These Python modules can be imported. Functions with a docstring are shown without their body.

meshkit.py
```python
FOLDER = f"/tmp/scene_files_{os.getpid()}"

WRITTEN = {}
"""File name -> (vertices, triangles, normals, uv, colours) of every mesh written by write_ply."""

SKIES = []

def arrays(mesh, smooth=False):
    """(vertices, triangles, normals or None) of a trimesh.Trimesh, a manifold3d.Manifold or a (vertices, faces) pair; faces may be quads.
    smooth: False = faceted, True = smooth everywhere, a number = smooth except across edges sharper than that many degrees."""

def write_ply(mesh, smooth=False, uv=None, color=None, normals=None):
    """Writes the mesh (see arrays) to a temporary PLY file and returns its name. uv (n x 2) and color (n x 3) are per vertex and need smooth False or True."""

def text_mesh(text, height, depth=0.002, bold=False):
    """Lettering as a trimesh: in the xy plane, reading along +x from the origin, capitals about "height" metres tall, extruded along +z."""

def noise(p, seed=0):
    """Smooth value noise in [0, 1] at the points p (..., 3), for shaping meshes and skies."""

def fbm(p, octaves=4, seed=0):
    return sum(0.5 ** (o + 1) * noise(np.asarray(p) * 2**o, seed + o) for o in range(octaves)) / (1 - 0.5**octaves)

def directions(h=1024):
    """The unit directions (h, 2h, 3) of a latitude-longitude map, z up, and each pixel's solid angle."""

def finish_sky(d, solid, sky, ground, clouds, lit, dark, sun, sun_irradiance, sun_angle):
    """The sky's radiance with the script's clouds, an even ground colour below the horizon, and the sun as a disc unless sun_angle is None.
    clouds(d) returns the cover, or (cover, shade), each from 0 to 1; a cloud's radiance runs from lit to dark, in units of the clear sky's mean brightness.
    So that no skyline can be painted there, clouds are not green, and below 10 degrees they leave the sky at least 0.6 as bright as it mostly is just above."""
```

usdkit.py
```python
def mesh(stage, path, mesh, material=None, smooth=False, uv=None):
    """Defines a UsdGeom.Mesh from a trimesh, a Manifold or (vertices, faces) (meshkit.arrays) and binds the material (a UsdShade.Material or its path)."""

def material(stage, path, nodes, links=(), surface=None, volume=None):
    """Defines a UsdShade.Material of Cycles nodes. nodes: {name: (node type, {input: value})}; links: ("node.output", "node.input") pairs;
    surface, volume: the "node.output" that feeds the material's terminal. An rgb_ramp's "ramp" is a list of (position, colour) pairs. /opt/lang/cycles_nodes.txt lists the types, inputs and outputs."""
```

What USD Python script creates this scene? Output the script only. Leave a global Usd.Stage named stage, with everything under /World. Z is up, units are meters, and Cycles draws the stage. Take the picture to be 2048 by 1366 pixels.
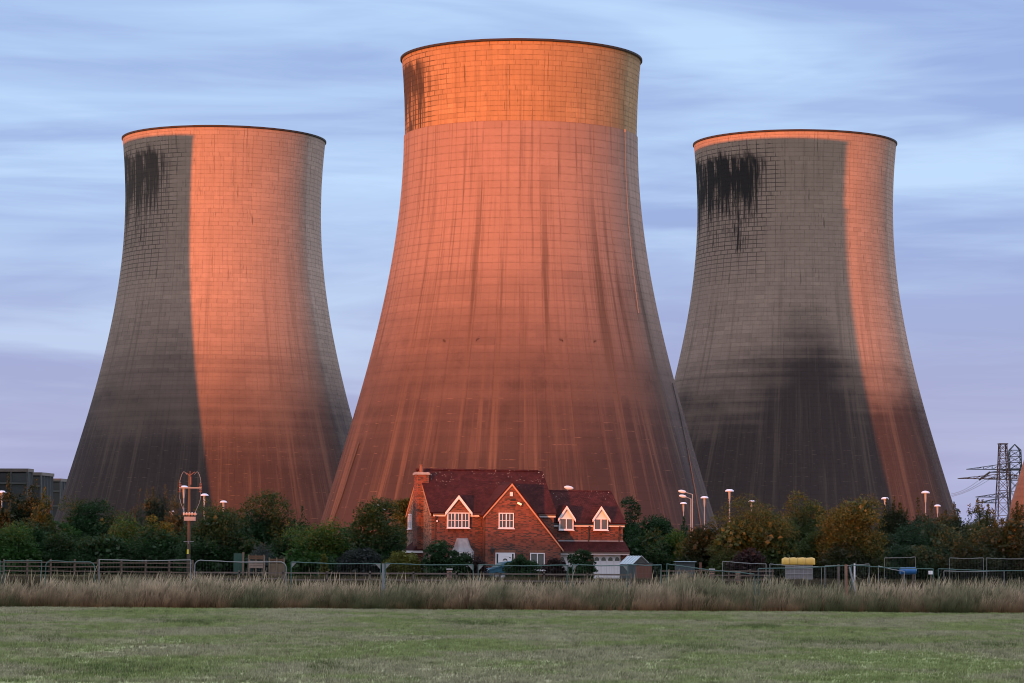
import math, numpy as np, trimesh, usdkit
from pxr import Usd, UsdGeom, UsdLux, UsdShade, Gf, Sdf, Vt
import meshkit

stage = Usd.Stage.CreateInMemory()
UsdGeom.SetStageUpAxis(stage, 'Z'); UsdGeom.SetStageMetersPerUnit(stage, 1.0)
UsdGeom.Xform.Define(stage, '/World'); UsdGeom.Scope.Define(stage, '/World/Looks')
PI = math.pi

# ---------------------------------------------------------------- camera, sky, sun
F, PITCH, ROLL, EYE = 5650.8, math.atan((1103 - 683) / 5650.8), 0.0064, 2.2
cam = UsdGeom.Camera.Define(stage, '/World/camera')
cam.CreateHorizontalApertureAttr(36.0); cam.CreateFocalLengthAttr(36.0 * F / 2048)
cam.CreateClippingRangeAttr((0.5, 60000.0))
xf = UsdGeom.Xformable(cam)
xf.AddTranslateOp().Set((0, 0, EYE))
xf.AddRotateXOp().Set(90 + math.degrees(PITCH))
xf.AddRotateZOp().Set(math.degrees(ROLL))
EXPOSURE = 1.85
cam.CreateExposureAttr(EXPOSURE)

SUN_AZ, SUN_EL = math.radians(28.0), math.radians(1.2)      # degrees left of straight behind the camera
sx, sy, sz = -math.sin(SUN_AZ) * math.cos(SUN_EL), -math.cos(SUN_AZ) * math.cos(SUN_EL), math.sin(SUN_EL)
sun = UsdLux.DistantLight.Define(stage, '/World/sun')
sun.CreateNormalizeAttr(True); sun.CreateIntensityAttr(0.74); sun.CreateAngleAttr(0.53)
sun.CreateColorAttr(Gf.Vec3f(1.0, 0.225, 0.04))
zax = np.array([sx, sy, sz]); xax = np.cross([0, 0, 1], zax); xax /= np.linalg.norm(xax); yax = np.cross(zax, xax)
UsdGeom.Xformable(sun).AddTransformOp().Set(Gf.Matrix4d(*xax, 0, *yax, 0, *zax, 0, 0, 0, 0, 1))
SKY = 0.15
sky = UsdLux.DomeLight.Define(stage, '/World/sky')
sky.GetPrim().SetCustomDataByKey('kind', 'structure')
# thin streaky evening cloud, mixed into the physical sky all the way round
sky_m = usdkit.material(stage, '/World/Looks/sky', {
    'tc': ('texture_coordinate', {}),
    'sky': ('sky_texture', {'sky_type': 'single_scattering', 'sun_disc': False, 'sun_elevation': SUN_EL, 'sun_rotation': math.atan2(sx, sy),
                            'air_density': 1.0, 'aerosol_density': 0.6, 'ozone_density': 1.6}),
    'xyz': ('separate_xyz', {}),
    # streaks: stretched along the horizon, slightly tilted
    'map1': ('mapping', {'scale': (3.0, 3.0, 27.0), 'rotation': (0.0, 0.06, 0.0), 'location': (3.1, 0.4, 1.7)}),
    'n1': ('noise_texture', {'scale': 1.0, 'detail': 5.0, 'roughness': 0.50, 'distortion': 0.9}),
    'map2': ('mapping', {'scale': (1.6, 1.6, 15.0), 'rotation': (0.0, -0.03, 0.0), 'location': (7.3, 2.2, 0.3)}),
    'n2': ('noise_texture', {'scale': 1.0, 'detail': 3.0, 'roughness': 0.5, 'distortion': 0.6}),
    'r1': ('map_range', {'range_type': 'smoothstep', 'from_min': 0.38, 'from_max': 0.64, 'to_min': 0.0, 'to_max': 1.0}),
    'r2': ('map_range', {'range_type': 'smoothstep', 'from_min': 0.34, 'from_max': 0.64, 'to_min': 0.0, 'to_max': 1.0}),
    'map3': ('mapping', {'scale': (8.0, 8.0, 85.0), 'rotation': (0.0, 0.09, 0.0), 'location': (1.1, 5.4, 2.7)}),
    'n3': ('noise_texture', {'scale': 1.0, 'detail': 6.0, 'roughness': 0.6, 'distortion': 0.7}),
    'r3': ('map_range', {'from_min': 0.3, 'from_max': 0.7, 'to_min': -0.20, 'to_max': 0.24}),
    'bright0': ('math', {'math_type': 'multiply'}), 'bright': ('math', {'math_type': 'add', 'use_clamp': True}),
    'elev': ('map_range', {'range_type': 'smoothstep', 'from_min': 0.0, 'from_max': 0.14, 'to_min': 0.0, 'to_max': 1.0}),
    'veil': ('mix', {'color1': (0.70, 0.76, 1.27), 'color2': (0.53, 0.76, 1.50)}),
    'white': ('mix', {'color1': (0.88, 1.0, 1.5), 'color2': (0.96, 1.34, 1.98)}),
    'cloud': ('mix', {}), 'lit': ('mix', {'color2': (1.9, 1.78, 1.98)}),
    'high': ('map_range', {'range_type': 'smoothstep', 'from_min': 0.19, 'from_max': 0.75, 'to_min': 0.0, 'to_max': 1.0}), 'top': ('mix', {'color2': (3.5, 3.6, 4.1)}),  # sky high overhead brightened to throw more light on the field
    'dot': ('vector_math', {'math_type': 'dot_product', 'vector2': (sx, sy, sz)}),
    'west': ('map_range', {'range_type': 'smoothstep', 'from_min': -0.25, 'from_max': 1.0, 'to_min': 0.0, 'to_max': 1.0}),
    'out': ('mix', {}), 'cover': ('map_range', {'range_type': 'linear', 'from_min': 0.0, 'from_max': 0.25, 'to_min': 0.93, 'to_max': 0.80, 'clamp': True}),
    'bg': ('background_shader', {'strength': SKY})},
    [('tc.generated', 'xyz.vector'), ('tc.generated', 'map1.vector'), ('tc.generated', 'map2.vector'),
     ('map1.vector', 'n1.vector'), ('map2.vector', 'n2.vector'), ('n1.fac', 'r1.value'), ('n2.fac', 'r2.value'),
     ('r1.result', 'bright0.value1'), ('r2.result', 'bright0.value2'), ('tc.generated', 'map3.vector'), ('map3.vector', 'n3.vector'), ('n3.fac', 'r3.value'), ('bright0.value', 'bright.value1'), ('r3.result', 'bright.value2'), ('xyz.z', 'elev.value'), ('xyz.z', 'cover.value'), ('cover.result', 'out.fac'),
     ('elev.result', 'veil.fac'), ('elev.result', 'white.fac'),
     ('bright.value', 'cloud.fac'), ('veil.color', 'cloud.color1'), ('white.color', 'cloud.color2'),
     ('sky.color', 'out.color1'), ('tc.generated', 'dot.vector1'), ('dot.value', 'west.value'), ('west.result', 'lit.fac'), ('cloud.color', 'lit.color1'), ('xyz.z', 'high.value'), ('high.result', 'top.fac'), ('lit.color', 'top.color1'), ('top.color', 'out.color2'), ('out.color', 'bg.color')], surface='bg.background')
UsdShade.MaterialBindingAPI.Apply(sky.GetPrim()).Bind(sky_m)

# ---------------------------------------------------------------- helpers
TAKEN = {}

def numbered(parent, name):
    k = (parent, name); n = TAKEN.get(k, 0); TAKEN[k] = n + 1
    return name if n == 0 else '%s_%03d' % (name, n)

def ppath(parent):
    return '/World' if parent is None else (parent if isinstance(parent, str) else str(parent.GetPath()))

def tag(prim, label=None, cat=None, group=None, kind=None):
    for k, v in (('label', label), ('category', cat), ('group', group), ('kind', kind)):
        if v: prim.SetCustomDataByKey(k, v)
    return prim

def thing(name, label, cat, loc=(0, 0, 0), rz=0.0, group=None, rx=0.0):
    x = UsdGeom.Xform.Define(stage, '/World/' + numbered('/World', name))
    x.AddTranslateOp().Set(tuple(map(float, loc)))
    if rz: x.AddRotateZOp().Set(math.degrees(rz))
    if rx: x.AddRotateXOp().Set(math.degrees(rx))
    return tag(x.GetPrim(), label, cat, group)

def copy_of(src, name, label, loc, rz=0.0, group=None, cat=None, scale=None):
    x = UsdGeom.Xform.Define(stage, '/World/' + numbered('/World', name))
    x.GetPrim().GetReferences().AddInternalReference(src.GetPath())
    x.ClearXformOpOrder()
    x.AddTranslateOp(opSuffix='c').Set(tuple(map(float, loc)))
    x.AddRotateZOp(opSuffix='c').Set(math.degrees(rz))
    if scale is not None: x.AddScaleOp(opSuffix='c').Set(Gf.Vec3f(*map(float, scale)))
    x.GetPrim().SetInstanceable(True)
    return tag(x.GetPrim(), label, cat or src.GetCustomDataByKey('category'), group)

def obj(name, mesh, m, parent=None, smooth=False, label=None, cat=None, group=None, kind=None, uv=None):
    pp = ppath(parent)
    if isinstance(mesh, list): mesh = trimesh.util.concatenate(mesh)
    g = usdkit.mesh(stage, pp + '/' + numbered(pp, name), mesh, MAT[m] if isinstance(m, str) else m, smooth=smooth, uv=uv)
    return tag(g.GetPrim(), label, cat, group, kind)

def raw(name, v, f, n, m, parent=None, uv=None, kind=None, label=None, cat=None):
    """A mesh of quads or triangles with its own vertex normals."""
    pp = ppath(parent); path = pp + '/' + numbered(pp, name)
    g = UsdGeom.Mesh.Define(stage, path); f = np.asarray(f)
    g.CreatePointsAttr(Vt.Vec3fArray.FromNumpy(np.ascontiguousarray(v, np.float32)))
    g.CreateFaceVertexCountsAttr(Vt.IntArray.FromNumpy(np.full(len(f), f.shape[1], np.int32)))
    g.CreateFaceVertexIndicesAttr(Vt.IntArray.FromNumpy(np.ascontiguousarray(f, np.int32).ravel()))
    g.CreateSubdivisionSchemeAttr('none')
    if n is not None:
        g.CreateNormalsAttr(Vt.Vec3fArray.FromNumpy(np.ascontiguousarray(n, np.float32))); g.SetNormalsInterpolation('vertex')
    if uv is not None:
        UsdGeom.PrimvarsAPI(g).CreatePrimvar('st', Sdf.ValueTypeNames.TexCoord2fArray, 'vertex').Set(Vt.Vec2fArray.FromNumpy(np.ascontiguousarray(uv, np.float32)))
    UsdShade.MaterialBindingAPI.Apply(g.GetPrim()).Bind(MAT[m] if isinstance(m, str) else m)
    return tag(g.GetPrim(), label, cat, None, kind)

TT = trimesh.transformations
def tr(x, y, z): return TT.translation_matrix([x, y, z])
def box(x0, x1, y0, y1, z0, z1):
    return trimesh.creation.box([abs(x1 - x0), abs(y1 - y0), abs(z1 - z0)], transform=tr((x0 + x1) / 2, (y0 + y1) / 2, (z0 + z1) / 2))
def bar(p, q, r, n=6):
    return trimesh.creation.cylinder(r, segment=[p, q], sections=n)
def beam(p, q, w, d=None):
    """Square bar from p to q."""
    p, q = np.array(p, float), np.array(q, float); L = np.linalg.norm(q - p); z = (q - p) / L
    x = np.cross([0, 0, 1], z)
    x = np.array([1.0, 0, 0]) if np.linalg.norm(x) < 1e-3 else x / np.linalg.norm(x)
    T = np.eye(4); T[:3, 0], T[:3, 1], T[:3, 2], T[:3, 3] = x, np.cross(z, x), z, (p + q) / 2
    return trimesh.creation.box([w, d or w, L], transform=T)
def tube(pts, r, n=6):
    pts = np.asarray(pts, float)
    return trimesh.util.concatenate([bar(pts[i], pts[i + 1], r, n) for i in range(len(pts) - 1)])
def lathe(profile, n=24):
    return trimesh.creation.revolve(np.asarray(profile, float), sections=n)
def poly(points2, t, axis='y', at=0.0):
    """Flat polygon (x, z) extruded by t towards +y from y=at (axis y), or (y, z) extruded towards +x (axis x)."""
    from shapely.geometry import Polygon
    m = trimesh.creation.extrude_polygon(Polygon(points2), t, engine='earcut')
    v = m.vertices.copy()
    m.vertices = np.c_[v[:, 0], at + v[:, 2], v[:, 1]] if axis == 'y' else np.c_[at + v[:, 2], v[:, 0], v[:, 1]]
    m.fix_normals()
    return m

CP, SP, CR, SR = math.cos(PITCH), math.sin(PITCH), math.cos(ROLL), math.sin(ROLL)
def at(px, py, Y):
    """World point at depth Y behind photograph pixel (px, py); used once, to read the layout off the photograph."""
    x, y = px - 1024, py - 683
    a, b = x * CR + y * SR, -x * SR + y * CR
    d = np.array([a / F, CP + b / F * SP, SP - b / F * CP])
    return np.array([0, 0, EYE]) + d * (Y / d[1])
def proj(P):
    P = np.asarray(P, float); x, y, z = P[..., 0], P[..., 1], P[..., 2] - EYE
    d, u = y * CP + z * SP, -y * SP + z * CP
    a, b = x / d * F, -u / d * F
    return np.stack([1024 + a * CR - b * SR, 683 + a * SR + b * CR], -1)

# ---------------------------------------------------------------- materials
MAT = {}
def mat(name, color, rough=0.8, spread=0.15, scale=8.0, spec=0.3, metallic=0.0, bump=0.0, stretch=(1, 1, 1), coords='object'):
    """Plain surface whose tone wanders by +-spread with a noise."""
    c = np.array(color, float)
    nodes = {'tc': ('texture_coordinate', {}), 'map': ('mapping', {'scale': stretch}),
             'n': ('noise_texture', {'scale': scale, 'detail': 4.0, 'roughness': 0.6}),
             'ramp': ('rgb_ramp', {'ramp': [(0.25, tuple(c * (1 - spread))), (0.75, tuple(np.minimum(c * (1 + spread), 0.95)))]}),
             'p': ('principled_bsdf', {'roughness': rough, 'specular_ior_level': spec, 'metallic': metallic})}
    links = [('tc.' + coords, 'map.vector'), ('map.vector', 'n.vector'), ('n.fac', 'ramp.fac'), ('ramp.color', 'p.base_color')]
    if bump:
        nodes['b'] = ('bump', {'strength': bump, 'distance': 0.02}); links += [('n.fac', 'b.height'), ('b.normal', 'p.normal')]
    MAT[name] = usdkit.material(stage, '/World/Looks/' + name, nodes, links, surface='p.BSDF')
    return MAT[name]

# ---------------------------------------------------------------- cooling towers
TH = 114.5
TOWERS = {'middle': (1.72, 641.57), 'left': (-79.57, 771.91), 'right': (77.59, 772.66)}
Q_MID, Q_OUT = (26.63, 96.54, 64.75, 70.25, -0.393), (26.75, 95.62, 63.83, 67.68, -0.554)
def prof(z, q):
    z = np.asarray(z, float); r0, z0, b1, b2, k = q
    t = np.where(z < z0, (z - z0) / b1, (z - z0) / b2)
    return r0 * np.sqrt(1 + t * t) + k * np.maximum(0, 35 - z) ** 2 / 1000

def concrete(name, base, joint, joint_amt, sootbox, plume, dark_from, dark_to, dark_amt, streaks, tone, streak_z, edge=9.0, soot_amt=1.0, stagger=True):
    """Board-marked concrete in lifts. st.x counts panels round the shell, st.y counts lifts; sootbox = (s0, s1, z0, z1)."""
    n, l = {}, []
    def N(k, t, **kw): n[k] = (t, kw); return k
    def M(k, op, a, b, **kw):
        n[k] = ('math', {'math_type': op, **kw})
        for s, v in (('value1', a), ('value2', b)):
            if isinstance(v, str): l.append((v, k + '.' + s))
            else: n[k][1][s] = float(v)
        return k + '.value'
    def R(k, v, a, b, c=0.0, d=1.0, t='smoothstep'):
        n[k] = ('map_range', {'range_type': t, 'from_min': a, 'from_max': b, 'to_min': c, 'to_max': d, 'clamp': True}); l.append((v, k + '.value')); return k + '.result'
    N('uv', 'texture_coordinate'); N('sep', 'separate_xyz'); l.append(('uv.UV', 'sep.vector'))
    N('geo', 'geometry'); N('gp', 'separate_xyz'); l.append(('geo.position', 'gp.vector'))
    s, t, z = 'sep.x', 'sep.y', 'gp.z'
    # noises in shell coordinates
    def noise(k, su, sv, scale=1.0, detail=3.0, rough=0.55, loc=(0, 0, 0)):
        N(k + 'm', 'mapping', scale=(su, sv, 1.0), location=loc); l.append(('uv.UV', k + 'm.vector'))
        N(k, 'noise_texture', scale=scale, detail=detail, roughness=rough); l.append((k + 'm.vector', k + '.vector')); return k + '.fac'
    # panel tone
    N('cellc', 'combine_xyz'); l.append((M('cs', 'add', s, M('codd', 'multiply', M('codd1', 'greater_than', M('codd3', 'fraction', M('codd4', 'multiply', M('codd2', 'floor', t, 0), 0.618034), 0), 0.80), 0.5 if stagger else 0.0)), 'cellc.x')); l.append((t, 'cellc.y'))
    N('cell', 'vector_math', math_type='floor'); l.append(('cellc.vector', 'cell.vector1'))
    N('rown', 'white_noise_texture', dimensions='1D'); l.append((M('rowf', 'floor', t, 0), 'rown.w'))
    N('wn', 'white_noise_texture', dimensions='2D'); l.append(('cell.vector', 'wn.vector'))
    # joints
    odd = M('odd', 'multiply', M('odd1', 'greater_than', M('odd3', 'fraction', M('odd4', 'multiply', M('odd2', 'floor', t, 0), 0.618034), 0), 0.80), 0.5 if stagger else 0.0)
    fs = M('fs', 'fraction', M('fs0', 'add', s, odd), 0); ft = M('ft', 'fraction', t, 0)
    ds = M('ds2', 'absolute', M('ds1', 'subtract', fs, 0.5), 0); dt = M('dt2', 'absolute', M('dt1', 'subtract', ft, 0.5), 0)
    jn = noise('jn', 1.7, 1.3, detail=4.0, rough=0.7, loc=(5, 3, 0))
    js = R('js', ds, 0.44, 0.5); jt = R('jt', dt, 0.36, 0.5)
    jrow = R('jrow', jn, 0.38, 0.62, 0.35, 1.0)
    jv = M('jv', 'multiply', js, R('jcol', noise('jn2', 1.1, 0.22, detail=3, loc=(9, 1, 0)), 0.4, 0.62, 0.1, 1.0))
    jmax = M('jmax', 'maximum', jv, M('jh', 'multiply', jt, jrow))
    jfac = M('jfac', 'multiply', M('jz1', 'multiply', jmax, R('jz', z, 35.0, 85.0, 0.45, 1.0)), joint_amt)
    # vertical runs of dirt
    st1 = noise('st1', 1.5, 0.012, scale=1.0, detail=6.0, rough=0.72)
    st2 = noise('st2', 4.0, 0.05, scale=1.0, detail=3.0, rough=0.6, loc=(2, 7, 0))
    big = noise('big', 0.12, 0.05, detail=4.0, rough=0.6, loc=(1, 4, 0))
    fine = noise('fine', 3.0, 3.0, detail=5.0, rough=0.7)
    sA = M('sA', 'multiply', R('sR', st1, 0.50, 0.64), R('sz', z, streak_z[0], streak_z[1], 1.0, 0.0))
    sB = M('sB', 'multiply', R('sR2', st2, 0.52, 0.68), 0.42)
    streak = M('streak', 'multiply', M('sAB', 'maximum', sA, sB), streaks)
    drip = M('drip', 'multiply', R('dr', noise('dn', 5.5, 0.16, detail=3.0, rough=0.6, loc=(4, 11, 0)), 0.61, 0.70), R('dz', z, 50.0, 85.0, 0.1, 0.85))
    # soot at the top, running down in threads
    s0, s1, z0, z1 = sootbox
    sn = noise('sn', 3.2, 0.07, detail=5.0, rough=0.7, loc=(3, 3, 0))
    sw = noise('sw', 0.5, 0.10, detail=4.0, rough=0.65, loc=(2, 8, 0))
    ss = M('ss', 'add', s, M('ss1', 'multiply', M('ss2', 'subtract', sw, 0.5), 7.0))
    ztop = M('zt', 'add', z, M('zt1', 'multiply', M('zt2', 'subtract', sn, 0.5), 16.0))
    so = M('so', 'multiply', R('so1', s, s0 - 0.6, s0 + 0.5), R('so2', ss, s1 - 4.2, s1 + 1.2, 1.0, 0.0))
    so = M('so3', 'multiply', so, R('so4', ztop, z1 - 2.0, z1 + 4.0, 1.0, 0.0))
    so = M('so5', 'multiply', so, R('so6', z, z0, z1 - 6.0, 0.0, 1.0, 'linear'))
    th = M('th', 'add', M('th1', 'multiply', M('th2', 'subtract', sn, 0.5), 1.9), M('th3', 'multiply', M('th4', 'subtract', sw, 0.5), 1.5))
    soot = R('soot', M('so7', 'add', so, th), 0.50, 0.92, 0.0, 0.97)
    soot = M('so10', 'multiply', soot, R('so11', so, 0.03, 0.30))
    sjoint = M('so12', 'multiply', M('so12b', 'maximum', js, jt), R('so13', so, 0.02, 0.45))
    soot = M('so14', 'maximum', soot, M('so15', 'multiply', sjoint, 0.9))
    # damp dark foot of the shell, with an uneven upper edge and one plume
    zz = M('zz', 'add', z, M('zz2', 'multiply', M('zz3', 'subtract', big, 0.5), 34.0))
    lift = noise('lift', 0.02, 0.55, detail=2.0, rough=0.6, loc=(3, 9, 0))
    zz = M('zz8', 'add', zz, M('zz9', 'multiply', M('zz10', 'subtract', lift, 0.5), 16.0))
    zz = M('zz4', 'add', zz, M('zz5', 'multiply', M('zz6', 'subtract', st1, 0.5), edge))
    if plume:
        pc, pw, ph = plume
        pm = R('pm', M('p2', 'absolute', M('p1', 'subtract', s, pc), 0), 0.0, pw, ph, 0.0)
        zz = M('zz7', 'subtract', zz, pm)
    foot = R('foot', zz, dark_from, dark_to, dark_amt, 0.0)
    # pale lime runs
    lime = M('lime', 'multiply', R('li', noise('ln', 5.0, 0.10, detail=4.0, rough=0.7, loc=(8, 2, 0)), 0.62, 0.78), 0.3)
    # colour
    def mix(k, fac, a, b):
        N(k, 'mix'); l.append((fac, k + '.fac'))
        for sk, v in (('color1', a), ('color2', b)):
            if isinstance(v, str): l.append((v, k + '.' + sk))
            else: n[k][1][sk] = v
        return k + '.color'
    b = np.array(base)
    c = mix('c1', 'wn.value', tuple(b * (1 - tone)), tuple(b * (1 + tone)))
    c = mix('c1b', M('rowm', 'multiply', 'rown.value', 0.22), c, tuple(b * 0.70))
    N('pn', 'white_noise_texture', dimensions='3D'); N('pnv', 'vector_math', math_type='add', vector2=(17.3, 5.1, 2.0)); l.append(('cell.vector', 'pnv.vector1')); l.append(('pnv.vector', 'pn.vector'))
    c = mix('c1c', R('rep', 'pn.value', 0.90, 0.93, 0.0, 0.30), c, tuple(b * 0.62))
    c = mix('c2', R('bigr', big, 0.3, 0.7), c, tuple(b * 0.86))
    c = mix('c2b', M('fr', 'multiply', R('finer', fine, 0.35, 0.7), 0.35), c, tuple(b * 0.72))
    c = mix('c3', lime, c, tuple(np.minimum(b * 1.5, 0.8)))
    blot = R('blot', noise('bn', 0.45, 0.16, detail=5.0, rough=0.7, loc=(6, 6, 0)), 0.50, 0.64)
    blot = M('blot2', 'multiply', blot, R('blz', z, streak_z[0] - 22, streak_z[0] + 12, 0.55 * streaks, 0.0))
    c = mix('c3b', blot, c, tuple(b * 0.42))
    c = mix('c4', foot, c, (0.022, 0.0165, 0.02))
    pale = M('pale', 'multiply', M('pale1', 'multiply', R('pale2', dt, 0.42, 0.5), R('pale3', jn, 0.52, 0.66)), R('pale4', z, 20.0, 55.0, 0.45, 0.0))
    c = mix('c4b', pale, c, tuple(b * 1.1))
    c = mix('c5', streak, c, tuple(b * 0.34))
    n['jd'] = ('vector_math', {'math_type': 'scale', 'scale': 0.30}); l.append((c, 'jd.vector1'))
    c = mix('c5b', M('drip2', 'multiply', drip, 0.9 if stagger else 0.25), c, tuple(b * 0.30))
    c = mix('c6', jfac, c, 'jd.vector')
    c = mix('c7', M('so18', 'multiply', soot, soot_amt), c, (0.012, 0.012, 0.014))
    N('p', 'principled_bsdf', roughness=0.92, specular_ior_level=0.15); l.append((c, 'p.base_color'))
    N('bm', 'bump', strength=0.35, distance=0.05); l.append((fine, 'bm.height')); l.append(('bm.normal', 'p.normal'))
    MAT[name] = usdkit.material(stage, '/World/Looks/' + name, n, l, surface='p.BSDF')

NP, ROW = 66, 1.16                       # shutter panels round the old shells, height of a lift
NPM, ROWM = 40, 1.68                     # larger panels of the rebuilt mantle
# st.x runs with the angle as seen from the camera: 0 at the far side, half the count on the side facing it
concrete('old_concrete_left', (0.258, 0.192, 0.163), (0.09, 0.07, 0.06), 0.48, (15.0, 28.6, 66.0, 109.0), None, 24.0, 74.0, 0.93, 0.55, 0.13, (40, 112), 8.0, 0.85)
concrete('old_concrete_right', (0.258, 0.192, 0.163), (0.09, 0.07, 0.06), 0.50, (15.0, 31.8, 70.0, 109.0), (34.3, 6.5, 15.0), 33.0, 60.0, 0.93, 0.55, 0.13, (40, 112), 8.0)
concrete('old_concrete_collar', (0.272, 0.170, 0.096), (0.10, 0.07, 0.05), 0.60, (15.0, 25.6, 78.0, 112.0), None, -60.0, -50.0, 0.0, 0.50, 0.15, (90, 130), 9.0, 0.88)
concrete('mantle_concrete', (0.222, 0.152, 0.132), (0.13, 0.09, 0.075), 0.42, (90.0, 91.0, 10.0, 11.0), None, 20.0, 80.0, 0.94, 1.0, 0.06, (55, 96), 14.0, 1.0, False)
mat('rim_iron', (0.022, 0.018, 0.02), 0.8)
mat('conduit_steel', (0.17, 0.14, 0.125), 0.6)
mat('dark_cable', (0.05, 0.04, 0.04), 0.7)

def shell_frame(cx, cy, q, ang, z, lift=0.0):
    r = prof(z, q) + lift
    dr = (prof(z + 0.05, q) - prof(z - 0.05, q)) / 0.1
    nrm = np.stack([np.cos(ang), np.sin(ang), -dr + 0 * ang], -1); nrm /= np.linalg.norm(nrm, axis=-1, keepdims=True)
    return np.stack([r * np.cos(ang), r * np.sin(ang), z + 0 * ang], -1), nrm

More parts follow.
